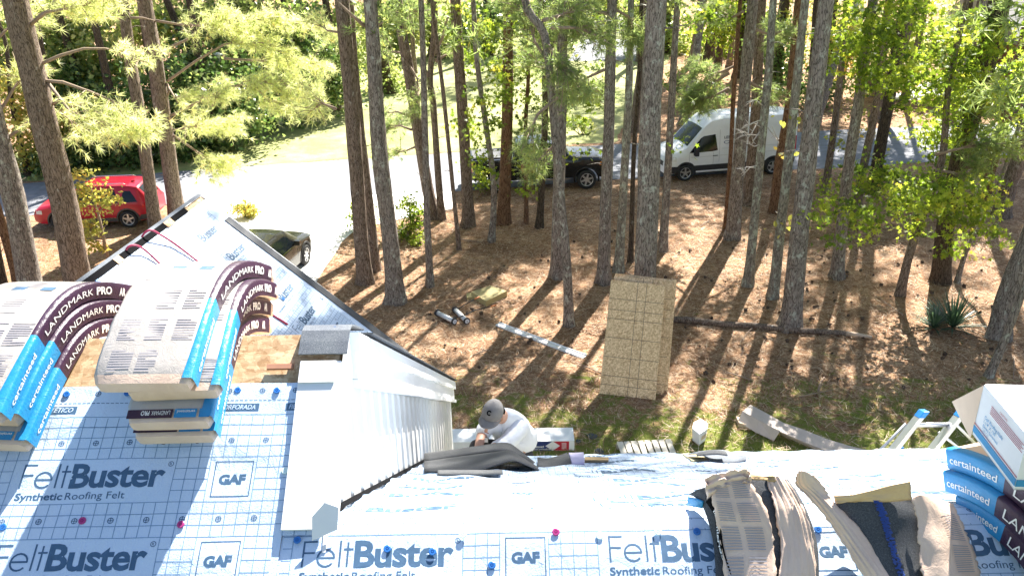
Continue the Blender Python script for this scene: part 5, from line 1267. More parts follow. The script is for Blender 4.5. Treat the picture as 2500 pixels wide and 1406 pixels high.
# --- pile of limp shingles at the eave beside the gable
def vpatch(name, top, bot, dt, hb_, mat, label=None, cat=None, parent=None, group=None, th=.006, n=18):
    def cr(a, t):
        nn = len(a); f = t*(nn-1); i = min(int(f), nn-2); u = f-i; p0 = a[max(i-1,0)]; p1 = a[i]; p2 = a[i+1]; p3 = a[min(i+2,nn-1)]
        return .5*((2*p1)+(p2-p0)*u+(2*p0-5*p1+4*p2-p3)*u*u+(3*p1-p0-3*p2+p3)*u**3)
    Yb = hb_ if hb_ > 1 else min(onR(x, y, hb_).y for x, y in bot); B_ = [atY(x, y, Yb) for x, y in bot]; A_ = [atY(x, y, dt if dt > 1 else Yb+dt) for x, y in top]; P = []
    for i in range(n+1):
        a = cr(A_, i/n); b = cr(B_, i/n); P.append([a.lerp(b, j/5)+Vector((0,0,.012*math.sin(math.pi*j/5))) for j in range(6)])
    O = P[0][0].copy() if parent is None else Vector(parent.location); m = MB(); m.grid([[p-O for p in r] for r in P])
    o = m.build(name, mat, parent); s_ = o.modifiers.new('s', 'SOLIDIFY'); s_.thickness = th
    if parent is None: o.location = O; tag(o, label, cat, group)
    return o
GS = 'loose shingles at the right eave'
MT['shingle_mid'] = shinglemat('shingle_mid', (.028,.031,.036), (.075,.08,.088))
vpatch('loose_shingle', [(1036,1108),(1110,1098),(1180,1088),(1235,1082),(1265,1098),(1322,1144)], [(1036,1128),(1110,1116),(1180,1106),(1232,1102),(1268,1116),(1318,1147)], 4.75, 4.5, MT['shingle_mid'], 'grey shingle arching over the pile beside the gable wall', 'shingle', group=GS)
vpatch('loose_shingle', [(1036,1128),(1110,1117),(1180,1108),(1240,1102),(1272,1116),(1322,1149)], [(1036,1152),(1110,1152),(1180,1146),(1245,1126),(1275,1132),(1315,1150)], 4.5, 3.95, MT['shingle_mid'], 'lower grey shingle of the arched pile, bent at its right end', 'shingle', group=GS)
vpatch('loose_shingle', [(1070,1150),(1120,1150),(1170,1150),(1225,1150)], [(1068,1160),(1120,1160),(1170,1160),(1228,1158)], .12, .01, MT['shingle_dark'], 'dark strip lying flat under the arched shingle pile', 'shingle', group=GS)
vpatch('loose_shingle', [(1312,1118),(1335,1120),(1360,1115),(1385,1106)], [(1312,1140),(1335,1145),(1360,1144),(1397,1138)], 4.6, 4.28, MT['shingle_mid'], 'short curled grey shingle between the pile and the lavender board', 'shingle', group=GS)
MT['lavender'] = simple('lavender', (.36,.34,.50), .6)
vpatch('foam_board', [(1388,1112),(1405,1112),(1425,1111)], [(1396,1139),(1412,1140),(1427,1139)], 4.55, 4.28, MT['lavender'], 'small lavender board scrap at the eave', 'board', th=.02)
def pbox(name, label, cat, corners, h, mat, zf=None, parts=None, group=None):
    """box whose top face is given by 4 world points; drops by h"""
    O = corners[0].copy(); m = MB(); m.prism([p-O for p in corners], (0,0,-h)); o = m.build(name, mat, None, fixn=True, bevel=.004); o.location = O; return tag(o, label, cat, group)
pbox('cardboard_box', 'small brown cardboard box on the eave right of the lavender board', 'box', [atY(1427,1114,4.75), atY(1486,1115,4.75), atY(1486,1122,4.5), atY(1428,1122,4.5)], .085, MT['tan_card'])
MT['olive_card'] = simple('olive_card', (.38,.33,.20), .8, var=.12)
pbox('cardboard_box', 'flat olive carton under dark shingles at the middle of the eave', 'box', [atY(1666,1106,4.9), atY(1826,1108,4.9), atY(1822,1120,4.5), atY(1690,1124,4.5)], .06, MT['olive_card'])
vpatch('loose_shingle', [(1680,1110),(1715,1102),(1765,1100),(1800,1110),(1822,1114)], [(1725,1116),(1745,1130),(1780,1132),(1800,1130),(1822,1124)], 4.72, 4.3, MT['shingle'], 'bluish grey shingle lying over the olive carton', 'shingle', group=GS)
vpatch('loose_shingle', [(1708,1108),(1730,1102),(1750,1101),(1766,1103)], [(1700,1114),(1728,1111),(1752,1110),(1776,1113)], .15, .05, MT['shingle_dark'], 'small dark shingle propped behind the olive carton', 'shingle', group=GS)
# --- red cords over the wing
MT['cord'] = simple('cord', (.36,.03,.09), .5)
def onW(px, py, h): return onplane(px, py, A+NW*h, NW)
for pts, lb in (([(342,588,-.02),(352,570,.03),(368,562,.07),(388,571,.06),(430,598,.03),(500,652,.012),(560,700,.012),(640,752,.012),(712,798,.012)], 'longer magenta cord hooked over the ridge slot of the far wing'), ([(305,620,-.02),(312,604,.03),(330,599,.06),(352,609,.04),(380,634,.02),(408,662,.012),(440,700,.012)], 'shorter magenta cord hooked over the wing ridge nearer the bundles')):
    m = MB(); P = [onW(*q) for q in pts]; O = P[0].copy(); PP = []
    for i in range(len(P)-1):
        for j in range(5):
            u = j/5; p0 = P[max(i-1,0)]; p1 = P[i]; p2 = P[i+1]; p3 = P[min(i+2,len(P)-1)]; PP.append(.5*((2*p1)+(p2-p0)*u+(2*p0-5*p1+4*p2-p3)*u*u+(3*p1-p0-3*p2+p3)*u**3)-O)
    m.tube(PP, .0085, 7); o = m.build('cord', MT['cord']); o.location = O; tag(o, lb, 'cord', 'magenta cords on the wing roof')
# --- ladder at the right end of the eave
MT['alu'] = simple('alu', (.62,.63,.64), .35, metal=.75, var=.06); MT['cap_plastic'] = simple('cap_plastic', (.02,.22,.60), .4)
YT = 6.25
tl = atY(2238,1006,YT); tr = atY(2334,1004,YT); bl = atY(2150,1118,YT-.12); 
lad = empty('ladder', tl, 0, 'aluminium articulated ladder with blue end caps standing above the right eave', 'ladder'); O = tl.copy()
dn_ = (bl-tl).normalized(); acr = (tr-tl); L1 = 3.2; fwd = dn_.cross(acr.normalized()).normalized()
for base in (Vector((0,0,0)), acr):
    m = MB(); m.obox(base, dn_*L1, Vector((.042,0,0)), fwd*.095); m.build('rail', MT['alu'], lad, fixn=True)
    m = MB(); m.obox(base-dn_*.035-Vector((.004,0,0))-fwd*.004, dn_*.07, Vector((.050,0,0)), fwd*.103); m.build('end_cap', MT['cap_plastic'], lad, fixn=True, bevel=.006)
for k in range(9):
    p = dn_*(.13+.28*k)+fwd*.03; m = MB(); m.tube([p+Vector((.02,0,0)), p+acr+Vector((.02,0,0))], .020, 8); m.build('rung', MT['alu'], lad)
m = MB(); m.tube([dn_*.13-fwd*.02, dn_*.5-fwd*.06+Vector((-.03,0,0)), dn_*1.1-fwd*.03], .014, 8); m.build('hand_bar', MT['alu'], lad)
for p0, p1 in (((2324,1026),(2366,1068)), ((2292,1056),(2352,1094))):
    m = MB(); m.tube([atY(*p0,YT+.03)-O, atY(*p1,YT+.15)-O+Vector((.25,.1,-.25))], .012, 8); m.build('brace', MT['alu'], lad)
q = atY(2186,1086,YT-.05)-O; m = MB(); m.obox(q, Vector((.045,0,0)), fwd*.07, dn_*.05); m.build('end_cap', MT['cap_plastic'], lad); q = atY(2280,1075,YT)-O; m = MB(); m.obox(q, Vector((.035,0,0)), fwd*.07, dn_*.06); m.build('end_cap', MT['cap_plastic'], lad)
# ============================================================ THINGS ON THE GROUND
def Gz(px, py, z): return G(px, py, z)
# leaning boards
MT['osb_line'] = simple('osb_line', (.10,.07,.05), .8); MT['osb_red'] = simple('osb_red', (.42,.20,.12), .8, var=.2)
def board(label, TL, TR, BR, BL, back, seed, grid_=True):
    bl = G(*BL); br = G(*BR); Yt = bl.y+1.0+back; bl.y += back; br.y += back
    tl = atY(*TL, Yt); tr = atY(*TR, Yt+(br.y-bl.y)); O = bl.copy(); n_ = (tl-bl).cross(br-bl).normalized()
    if n_.y > 0: n_ = -n_
    root = empty('wood_board', O, 0, label, 'board', 'boards leaning on the thickest pine'); q = [p-O for p in (bl, br, tr, tl)]
    m = MB(); m.prism(q, -n_*.022); o = m.build('panel', [MT['osb_pale']], root, fixn=True)
    if grid_:
        m = MB(); L_ = lambda s, t: q[0].lerp(q[1], s).lerp(q[3].lerp(q[2], s), t)
        for s in (.5,.665) if True else (): m.quad(*[p+n_*.003 for p in (L_(s-.004,0), L_(s+.004,0), L_(s+.004,1), L_(s-.004,1))])
        for t in (.085,.165,.33,.50,.665,.745,.84): m.quad(*[p+n_*.0036 for p in (L_(0,t-.002), L_(1,t-.002), L_(1,t+.002), L_(0,t+.002))])
        m.build('marking_lines', MT['osb_line'], root)
board('front sheet of pale strand board with a ruled grid leaning on the thickest pine', (1492,683), (1625,697), (1600,976), (1463,960), 0, 1)
board('second strand board sheet, showing right of the front one', (1500,673), (1643,687), (1621,966), (1480,955), .06, 2)
board('third leaning sheet with reddish edge, behind the other two', (1502,667), (1652,684), (1632,966), (1495,950), .12, 3, False)
# log
MT['log_pale'] = simple('log_pale', (.50,.38,.28), .8, var=.15)
a = G(1640,786); b = G(2065,822); c = G(2128,828); r0 = .078; m = MB(); O = a.copy()
pts = [a.lerp(b, i/8)+Vector((0, .04*math.sin(i*1.9), r0)) for i in range(9)]
lg = empty('fallen_log', O, 0, 'long thin fallen trunk lying across the straw by the big pine', 'log'); m.tube([p-O for p in pts], [r0*(1.05-.03*i) for i in range(9)], 12); m.build('bark', MT['bark_brown'], lg)
m = MB(); m.tube([pts[-1]-O, pts[-1].lerp(c+Vector((0,0,.06)), .5)-O, c-O+Vector((0,0,.055))], [.062,.055,.03], 10); m.build('broken_end', MT['log_pale'], lg)
# white corner trim
a = G(1210,793,.03); b = G(1424,874,.03); d = b-a; n_ = Vector((-d.y, d.x, 0)).normalized(); O = a.copy(); m = MB()
m.obox(Vector((0,0,0)), d, n_*.13, Vector((0,0,.008))); m.obox(-n_*.009, d, n_*.009, Vector((0,0,-.03)) ); m.obox(n_*.13, d, n_*.006, Vector((0,0,.035)))
o = m.build('trim_board', MT['white_paint']); o.location = O; tag(o, 'long white vinyl trim strip lying on the pine straw', 'trim')
# flat olive cartons
def gbox(name, label, cat, top4, z, mat, group=None, parts=None, bev=.005):
    P = [Gz(x, y, z) for x, y in top4]; O = P[0].copy(); O.z = 0; m = MB(); m.prism([p-O for p in P], (0,0,-z+.004)); root = empty(name, O, 0, label, cat, group); m.build('carton', mat, root, fixn=True, bevel=bev); return root, P, O
MT['mustard'] = simple('mustard', (.40,.33,.15), .8, var=.08)
gbox('carton', 'flat mustard yellow carton lying on the straw behind the sweepers', 'carton', [(1150,712),(1198,697),(1238,710),(1186,735)], .17, MT['mustard'])
gbox('carton', 'smaller mustard carton poking out left of the larger one', 'carton', [(1138,716),(1160,712),(1172,722),(1140,726)], .10, MT['mustard'])
# magnetic sweepers
MT['drum'] = simple('drum', (.66,.68,.70), .35, metal=.2); MT['rubber'] = simple('rubber', (.03,.03,.032), .7); MT['hub'] = simple('hub', (.72,.74,.78), .5)
def sweeper(label, p0, p1, hpts):
    a = G(*p0, z=.085); b = G(*p1, z=.085); O = a.copy(); O.z = 0; root = empty('magnetic_sweeper', O, 0, label, 'sweeper', 'magnetic sweepers on the straw'); ax = (b-a).normalized()
    m = MB(); m.tube([a-O, b-O], .06, 18); m.build('roller', MT['drum'], root)
    for q, sg in ((a,-1),(b,1)):
        m = MB(); m.tube([q-O, q-O+ax*sg*.035], .088, 20, smooth=False); w_ = m.build('wheel', MT['rubber'], root); m = MB(); m.tube([q-O+ax*sg*.03, q-O+ax*sg*.041], .058, 16, smooth=False); h_ = m.build('hub', MT['hub'], w_); m = MB(); m.tube([q-O+ax*sg*.04, q-O+ax*sg*.05], .012, 8); m.build('axle', MT['rubber'], w_)
    m = MB(); P = [G(x, y, z)-O for x, y, z in hpts]; m.tube(P, .014, 6); m.build('handle', MT['black_metal'], root)
    m = MB(); m.tube([P[-1], P[-1]+(P[-1]-P[-2]).normalized()*.16], .02, 8); m.build('grip', MT['cap_orange'], root)
MT['cap_orange'] = simple('cap_orange', (.55,.17,.05), .5)
sweeper('white magnetic sweeper roller with black wheels, the left one', (1069,764), (1108,784), [(1090,775,.08),(1120,775,.15),(1160,757,.22),(1198,748,.2)])
sweeper('white magnetic sweeper roller with black wheels, the right one', (1112,757), (1139,783), [(1115,757,.1),(1135,743,.15),(1158,731,.2)])
# pallet
pal = empty('pallet', G(1510,1085), 0, 'pale wooden pallet on the moss below the eave', 'pallet'); O = Vector(pal.location)
c00 = Gz(1505,1078,.13); c10 = Gz(1640,1071,.13); c01 = Gz(1532,1150,.13); c11 = Gz(1668,1142,.13); MT['pallet_wood'] = simple('pallet_wood', (.66,.60,.50), .8, var=.12, nscale=9)
for i in range(8):
    s0, s1 = i/8+.006, (i+1)/8-.022+(.01 if i == 0 else 0); q = [c00.lerp(c10, s0), c00.lerp(c10, s1), c01.lerp(c11, s1), c01.lerp(c11, s0)]; m = MB(); m.prism([p-O for p in q], (0,0,-.018)); m.build('slat', MT['pallet_wood'], pal, fixn=True)
for t in (.03,.5,.93):
    m = MB(); a = c00.lerp(c01, t); b = c10.lerp(c11, t); w_ = (c01-c00).normalized()*.05; m.prism([p-O+Vector((0,0,-.02)) for p in (a, b, b+w_, a+w_)], (0,0,-.1)); m.build('stringer', MT['pallet_wood'], pal, fixn=True)
# white cooler
P = [Gz(x, y, .30) for x, y in ((1693,1030),(1711,1021),(1729,1033),(1727,1046),(1708,1060),(1690,1045))]
O = G(1708,1060); m = MB(); cen = sum(P, Vector())/6; top = [p-O for p in P]; bot = [(cen+(p-cen)*.86)-O for p in P]
for p in bot: p.z = .01
m.add(top+bot, [(0,1,2,3,4,5), (11,10,9,8,7,6)]+[(i,(i+1)%6,(i+1)%6+6,i+6) for i in range(6)])
MT['foam'] = simple('foam', (.80,.80,.84), .7, var=.03)
co = empty('foam_cooler', O, 0, 'small white foam tub standing on the mossy grass', 'cooler'); m.build('tub', MT['foam'], co, fixn=True, bevel=.012)
q0 = bot[4].lerp(top[4], .35); q1 = bot[3].lerp(top[3], .35); nn = (q1-q0).cross(Vector((0,0,1))).normalized()
if nn.y > 0: nn = -nn
m = MB(); a = q0.lerp(q1, .25)+nn*.004; b = q0.lerp(q1, .9)+nn*.004; m.quad(a, b, b+Vector((0,0,.1))+nn*.012, a+Vector((0,0,.1))+nn*.012); m.build('label', MT['kraft'], co)
# long bent cardboard
MT['card_grey'] = simple('card_grey', (.50,.42,.37), .8, var=.06)
def ribbon(name, label, top, bot, zt, zb, mat, cat, group=None, th=.006):
    n = len(top); O = G(*top[0]); O.z = 0; m = MB(); A_ = [G(x, y, zt[i]) for i, (x, y) in enumerate(top)]; B_ = [G(x, y, zb[i]) for i, (x, y) in enumerate(bot)]
    m.grid([[a-O, b-O] for a, b in zip(A_, B_)], 0, False); o = m.build(name, mat); o.location = O; s_ = o.modifiers.new('s', 'SOLIDIFY'); s_.thickness = th; return tag(o, label, cat, group)
cbx = empty('long_carton', G(1803,1040), 0, 'long flattened beige carton bent in the middle, lying on the moss', 'carton'); O = Vector(cbx.location)
def rib(top, bot, zt, zb, nm):
    m = MB(); A_ = [G(x, y, z)-O for (x, y), z in zip(top, zt)]; B_ = [G(x, y, z)-O for (x, y), z in zip(bot, zb)]; m.grid([[a, b] for a, b in zip(A_, B_)], 0, False); o = m.build(nm, MT['card_grey'], cbx); s_ = o.modifiers.new('s', 'SOLIDIFY'); s_.thickness = .006
rib([(1832,988),(1870,1008),(1912,1032),(1960,1048),(2020,1072),(2080,1090),(2135,1102)], [(1813,1004),(1853,1026),(1904,1053),(1948,1072),(2005,1096),(2040,1108),(2100,1118)], [.22,.22,.2,.15,.1,.08,.06], [.24,.24,.21,.14,.08,.06,.05], 'top_face')
rib([(1813,1004),(1853,1026),(1904,1053)], [(1801,1029),(1845,1055),(1889,1076)], [.24,.24,.21], [.08,.06,.02], 'side_flap')
rib([(1904,1053),(1948,1072),(2005,1097),(2040,1110)], [(1904,1060),(1948,1079),(2004,1103),(2040,1116)], [.21,.14,.08,.06], [.03,.02,.01,.01], 'side_flap')
m = MB(); m.obox(G(1803,1042)-O, G(1832,1050)-G(1803,1042), Vector((0,.25,0)), Vector((0,0,.1))); m.build('end_flap', MT['brown_card'], cbx)
# siding carton with printed front
sb = empty('siding_carton', G(1400,1098), 0, 'long white carton with a navy and red printed side, on the grass behind the man', 'carton'); O = Vector(sb.location); Hs = .22
fr = G(1402,1099); fl_ = G(1236,1101); dirx = (fl_-fr).normalized(); Lb = 2.4; bk = Vector((-dirx.y, dirx.x, 0));
if bk.y < 0: bk = -bk
tb = G(1397,1043, Hs); Wd = max(.25, (tb-fr-Vector((0,0,Hs))).dot(bk))
m = MB(); m.obox(fr-O, dirx*Lb, bk*Wd, Vector((0,0,Hs))); m.build('carton', MT['carton_white'], sb, fixn=True, bevel=.004)
MT['navy'] = simple('navy', (.02,.04,.17), .5); MT['box_red'] = simple('box_red', (.50,.02,.04), .5); fn = -bk
def onf(s, z, o_=.002): return fr-O+dirx*s+Vector((0,0,z))+fn*o_
m = MB(); m.poly([onf(.42,.008), onf(Lb*.8,.008), onf(Lb*.8,Hs-.012), onf(.42,Hs-.012), onf(.42+.13,Hs*.5)][::1]); m.build('navy_panel', MT['navy'], sb)
m = MB(); m.poly([onf(.10,.008), onf(.40,.008), onf(.27,Hs*.5), onf(.40,Hs-.012), onf(.10,Hs-.012)]); m.build('red_panel', MT['box_red'], sb)
m = MB(); m.poly([onf(.41-.115,Hs*.5,.003), onf(.41,.02,.003), onf(.41+.115,Hs*.5,.003), onf(.41,Hs-.02,.003)]); m.build('white_diamond', MT['white'], sb)
mm = MB()
for st, s0, s1, z, hh, bd in (('Advanced',.58,.84,.085,.032,.03),('Country',.86,1.08,.085,.032,0)):
    vs, fs, x0, x1 = text2d(st, 1, bd); mm.add([onf(s1+(s0-s1)*(a-x0)/(x1-x0), z+b/.7*hh, .004) for a, b in vs], fs)
mm.obox(onf(.58,.07,.003), dirx*.5, fn*.001, Vector((0,0,.006))); mm.obox(onf(.46,.03,.003), dirx*.3, fn*.001, Vector((0,0,.012)))
for k in range(6): mm.obox(onf(.15,.04+k*.025,.003), dirx*.09, fn*.001, Vector((0,0,.009)))
mm.build('lettering', MT['white_ink'], sb)
# debris scraps on the grass
for (x, y, s_, lb) in [(1446,1066,.12,'left dark scrap of shingle on the moss below the boards'), (1464,1104,.09,'dark scrap of shingle on the moss just above the eave'), (1412,1078,.07,'small dark scrap beside the siding carton')]:
    m = MB(); q = [Vector((math.cos(t)*s_*random.uniform(.7,1.2), math.sin(t)*s_*random.uniform(.7,1.2), .012+random.uniform(0,.03))) for t in np.linspace(0, 5.6, 7)]; m.prism(q, (0,0,-.008)); o = m.build('shingle_scrap', MT['shingle_dark'], fixn=True); o.location = G(x, y); tag(o, lb, 'scrap', 'shingle scraps on the grass')
# ============================================================ VEHICLES
def paint(name, c, rough=.3, metal=.0):
    m, n, l, p = newmat(name); p.inputs['Base Color'].default_value = (*c, 1); p.inputs['Roughness'].default_value = rough; p.inputs['Metallic'].default_value = metal
    p.inputs['Coat Weight'].default_value = .4; p.inputs['Specular IOR Level'].default_value = .3; p.inputs['Coat Roughness'].default_value = .04
    v = coords(n, l); t = noise(n, l, 3, 4, .6, v); r = ramp(n, [(.3, tuple(x*.92 for x in c)), (.7, c)]); l.new(t.outputs[0], r.inputs[0]); l.new(r.outputs[0], p.inputs['Base Color']); return m
MT['red_paint'] = paint('red_paint', (.42,.012,.03)); MT['van_white'] = paint('van_white', (.80,.80,.80), .35); MT['black_paint'] = paint('black_paint', (.008,.010,.012), .25); MT['green_black'] = paint('green_black', (.026,.025,.018), .2)
MT['glass'] = simple('car_glass', (.006,.009,.011), .08, spec=.35, var=.1); MT['trim'] = simple('trim', (.022,.022,.024), .6); MT['chrome'] = simple('chrome', (.72,.72,.72), .15, metal=1, var=.02)
MT['rim'] = simple('rim', (.55,.55,.56), .3, metal=.8); MT['tyre'] = simple('tyre', (.02,.02,.021), .85); MT['lens_clear'] = simple('lens_clear', (.62,.60,.56), .15); MT['lens_red'] = simple('lens_red', (.45,.01,.015), .2); MT['lens_amber'] = simple('lens_amber', (.6,.2,.03), .2); MT['clad'] = simple('clad', (.06,.055,.05), .7)
class Car:
    """x forward from the rear (0) to the nose (L); y left; profiles are tables of (x, value)"""
    def __init__(s, name, label, cat, L, W, top, belt, low, wt, wheels, wr, body, ww=.25):
        s.L, s.W, s.top, s.belt, s.low, s.wt, s.wheels, s.wr = L, W, top, belt, low, wt, wheels, wr
        s.root = empty(name, (0,0,0), 0, label, cat); N = int(L/.06); rows = []
        s.ar = wr*1.17
        for i in range(N+1):
            x = L*i/N; rows.append(s.section(x))
        m = MB(); m.grid(rows, 0, True); n = len(rows[0])
        m.add([r[0] for r in rows]+[r[-1] for r in rows], [(i, i+1, N+1+i+1, N+1+i) for i in range(N)], 1)
        m.add(rows[0], [tuple(range(n))], 0); m.add(rows[-1], [tuple(range(n))[::-1]], 0)
        o = m.build('body', [body, MT['trim']], s.root, fixn=True); o.modifiers.new('e', 'EDGE_SPLIT').split_angle = R(42); s.bodyo = o; s.paint = body
        s.wk(ww)
    def I(s, tab, x): return float(np.interp(x, [a for a, b in tab], [b for a, b in tab]))
    def hw(s, x):
        e = min(x, s.L-x); f = 1-.20*max(0, 1-e/.55)**2.2; return s.W/2*f
    def archz(s, x):
        z = s.I(s.low, x)
        for wx in s.wheels:
            d = abs(x-wx)
            if d < s.ar: z = max(z, s.wr+math.sqrt(s.ar**2-d*d)-.0)
        return z
    def ys(s, x, z):
        """half width of the skin at height z"""
        w = s.hw(x); b = s.I(s.belt, x); t = s.I(s.top, x); lo = s.I(s.low, x); tw = s.I(s.wt, x)*w
        if z <= b: 
            f = (z-lo)/max(.01, b-lo); return w*(.965+.035*math.sin(min(1,max(0,f))*math.pi*.85))
        f = (z-b)/max(.01, t-b); wb = w*(.965+.035*math.sin(math.pi*.85))
        return wb+(tw-wb)*min(1, f)**1.15
    def section(s, x):
        b = s.I(s.belt, x); t = s.I(s.top, x); zl = s.archz(x); P = []
        zs = [zl+(b-zl)*k/5 for k in range(6)] if zl < b else [b]*6
        if t > b+.05: zs += [b+(t-b)*k for k in (.25,.5,.75,.93)]
        else: zs += [b+.001*k for k in range(1,5)]
        side = [(s.ys(x, z), z) for z in zs]; yt = side[-1][0]; crown = [(yt-.035, t), (yt*.66, t+.022), (yt*.33, t+.032)]
        left = [Vector((x, y, z)) for y, z in side+crown]; right = [Vector((x, -p.y, p.z)) for p in left][::-1]
        return left+[Vector((x,0,t+.036))]+right
    def sidepoly(s, name, pts, mat, off=.006, sides=(1,-1), parent=None, th=None):
        """polygon given in x,z stuck on the flank; cut into strips so that it follows the skin"""
        out = []
        for sg in sides:
            m = MB(); xs = [a for a, b in pts]; x0, x1 = min(xs), max(xs); K = max(2, int((x1-x0)/.12)); cuts = [x0+(x1-x0)*k/K for k in range(K+1)]
            def zr_(x):
                zz = []
                for i in range(len(pts)):
                    a, b = pts[i], pts[(i+1) % len(pts)]
                    if (a[0]-x)*(b[0]-x) <= 0 and abs(a[0]-b[0]) > 1e-6: zz.append(a[1]+(b[1]-a[1])*(x-a[0])/(b[0]-a[0]))
                    elif abs(a[0]-b[0]) <= 1e-6 and abs(a[0]-x) < 1e-6: zz += [a[1], b[1]]
                return (min(zz), max(zz)) if zz else (0, 0)
            rows = []
            for x in cuts:
                lo, hi = zr_(min(max(x, x0+1e-5), x1-1e-5)); rows.append([Vector((x, sg*(s.ys(x, lo+(hi-lo)*k/4)+off), lo+(hi-lo)*k/4)) for k in range(5)])
            m.grid(rows, 0, True); out.append(m.build(name, mat, parent or s.root))
        return out
    def wk(s, ww):
        for wx in s.wheels:
            for sg in (1, -1):
                c = Vector((wx, sg*(s.W/2-.10), s.wr)); g = MB(); prof = [(-ww/2, .60), (-ww/2, .9), (-ww*.38, .99), (0, 1.0), (ww*.38, .99), (ww/2, .9), (ww/2+.004, .70), (ww/2-.01,.66)]; K = 28; rows = []
                for k in range(K+1):
                    a = 2*math.pi*k/K; rows.append([c+Vector((math.cos(a)*r_*s.wr, sg*y, math.sin(a)*r_*s.wr)) for y, r_ in prof])
                g.grid(rows, 0, True); e = bpy.data.objects.new('wheel', None); COL.objects.link(e); e.parent = s.root; e.location = (0,0,0)
                g.build('tyre', MT['tyre'], e)
                g = MB(); yo = sg*(ww/2-.01); n = s.spokes
                g.tube([c+Vector((0,yo*.3,0)), c+Vector((0,yo*.5,0))], s.wr*.64, 24, smooth=False); 
                for k in range(n):
                    a = 2*math.pi*k/n+.3; d = Vector((math.cos(a),0,math.sin(a))); t = Vector((-math.sin(a),0,math.cos(a))); w0, w1 = s.wr*.11, s.wr*.07; p = c+Vector((0,yo*.95,0))
                    g.prism([p+d*s.wr*.1-t*w0, p+d*s.wr*.66-t*w1, p+d*s.wr*.66+t*w1, p+d*s.wr*.1+t*w0], Vector((0,-sg*.03,0)), 1)
                g.tube([c+Vector((0,yo*.7,0)), c+Vector((0,yo,0))], s.wr*.16, 12, mi=1, smooth=False)
                K = 28; rows = []
                for k in range(K+1):
                    a = 2*math.pi*k/K; rows.append([c+Vector((math.cos(a)*r_*s.wr, yo*q, math.sin(a)*r_*s.wr)) for q, r_ in ((.9,.60),(1.02,.63),(1.0,.68),(.8,.68))])
                g.grid(rows, 1, True); g.build('rim', [MT['trim'], MT['rim']], e)
    spokes = 5
    def glassfront(s, xb, xt, front=True, name='windscreen'):
        rows = []
        for k in range(7):
            x = xb+(xt-xb)*k/6; z = s.I(s.top, x); y = s.ys(x, z)-.10; sgn = 1 if front else -1; off = .01
            rows.append([Vector((x+sgn*off*.6, y*q, z+.036*(1-q*q)+off)) for q in (-1,-.5,0,.5,1)])
        m = MB(); m.grid(rows, 0, True); return m.build(name, MT['glass'], s.root)
    def place(s, front_px, rear_px, side):
        """put the near wheels' ground contacts on the two pixels; side +1 when its left flank faces the camera"""
        a = G(*front_px); b = G(*rear_px); d = (a-b).normalized(); an = math.atan2(d.y, d.x); mid = (a+b)/2
        wm = sum(s.wheels)/2; y = side*(s.W/2); lx = Vector((math.cos(an), math.sin(an), 0)); ly = Vector((-math.sin(an), math.cos(an), 0))
        k = (a-b).length/abs(s.wheels[0]-s.wheels[1]); s.root.scale = (k,k,k); s.root.location = mid-lx*wm*k-ly*y*k; s.root.rotation_euler = (0,0,an)
        print('CAR', s.root.name, 'wheelbase px', (a-b).length, 'want', abs(s.wheels[0]-s.wheels[1]), 'heading', math.degrees(an))
    def arches(s, mat):
        for wx in s.wheels:
            for sg in (1,-1):
                m = MB(); rows = []
                for k in range(17):
                    a = math.pi*(k/16)*1.12-.19; row = []
                    for rr, o_ in ((s.ar-.01,.0),(s.ar-.005,.018),(s.ar+.055,.016),(s.ar+.06,.002)):
                        x = wx+math.cos(a)*rr; z = s.wr+math.sin(a)*rr; row.append(Vector((x, sg*(s.ys(x, z)+o_), z)))
                    rows.append(row)
                m.grid(rows, 0, True); m.build('wheel_arch', mat, s.root)
    def mirror(s, x, z, mat, sz=(.16,.20,.16)):
        for sg in (1,-1):
            m = MB(); y = s.ys(x, z); m.box((x, sg*(y+.13), z+.03), *sz); m.tube([(x, sg*(y-.02), z-.02), (x, sg*(y+.1), z)], .03, 6); m.build('mirror', mat, s.root, fixn=True, bevel=.04)
    def lamp(s, name, x0, x1, z0, z1, mat): 
        return s.sidepoly(name, [(x0,z0),(x1,z0),(x1,z1),(x0,z1)], mat, .012)
    def facebox(s, name, x, y0, y1, z0, z1, mat, front=True, d=.03):
        m = MB(); m.box((x, (y0+y1)/2, (z0+z1)/2), d, abs(y1-y0), z1-z0); return m.build(name, mat, s.root, fixn=True, bevel=.01)
def lines(car, items, mat, w=.008):
    for st in items: car.sidepoly('door_seam', [(st[0]-w, st[1]), (st[0]+w, st[1]), (st[2]+w, st[3]), (st[2]-w, st[3])], mat, .004)
def door_handles(car, xs, z, mat, L_=.2):
    for x in xs: car.sidepoly('door_handle', [(x,z),(x+L_,z),(x+L_,z+.035),(x,z+.035)], mat, .03)
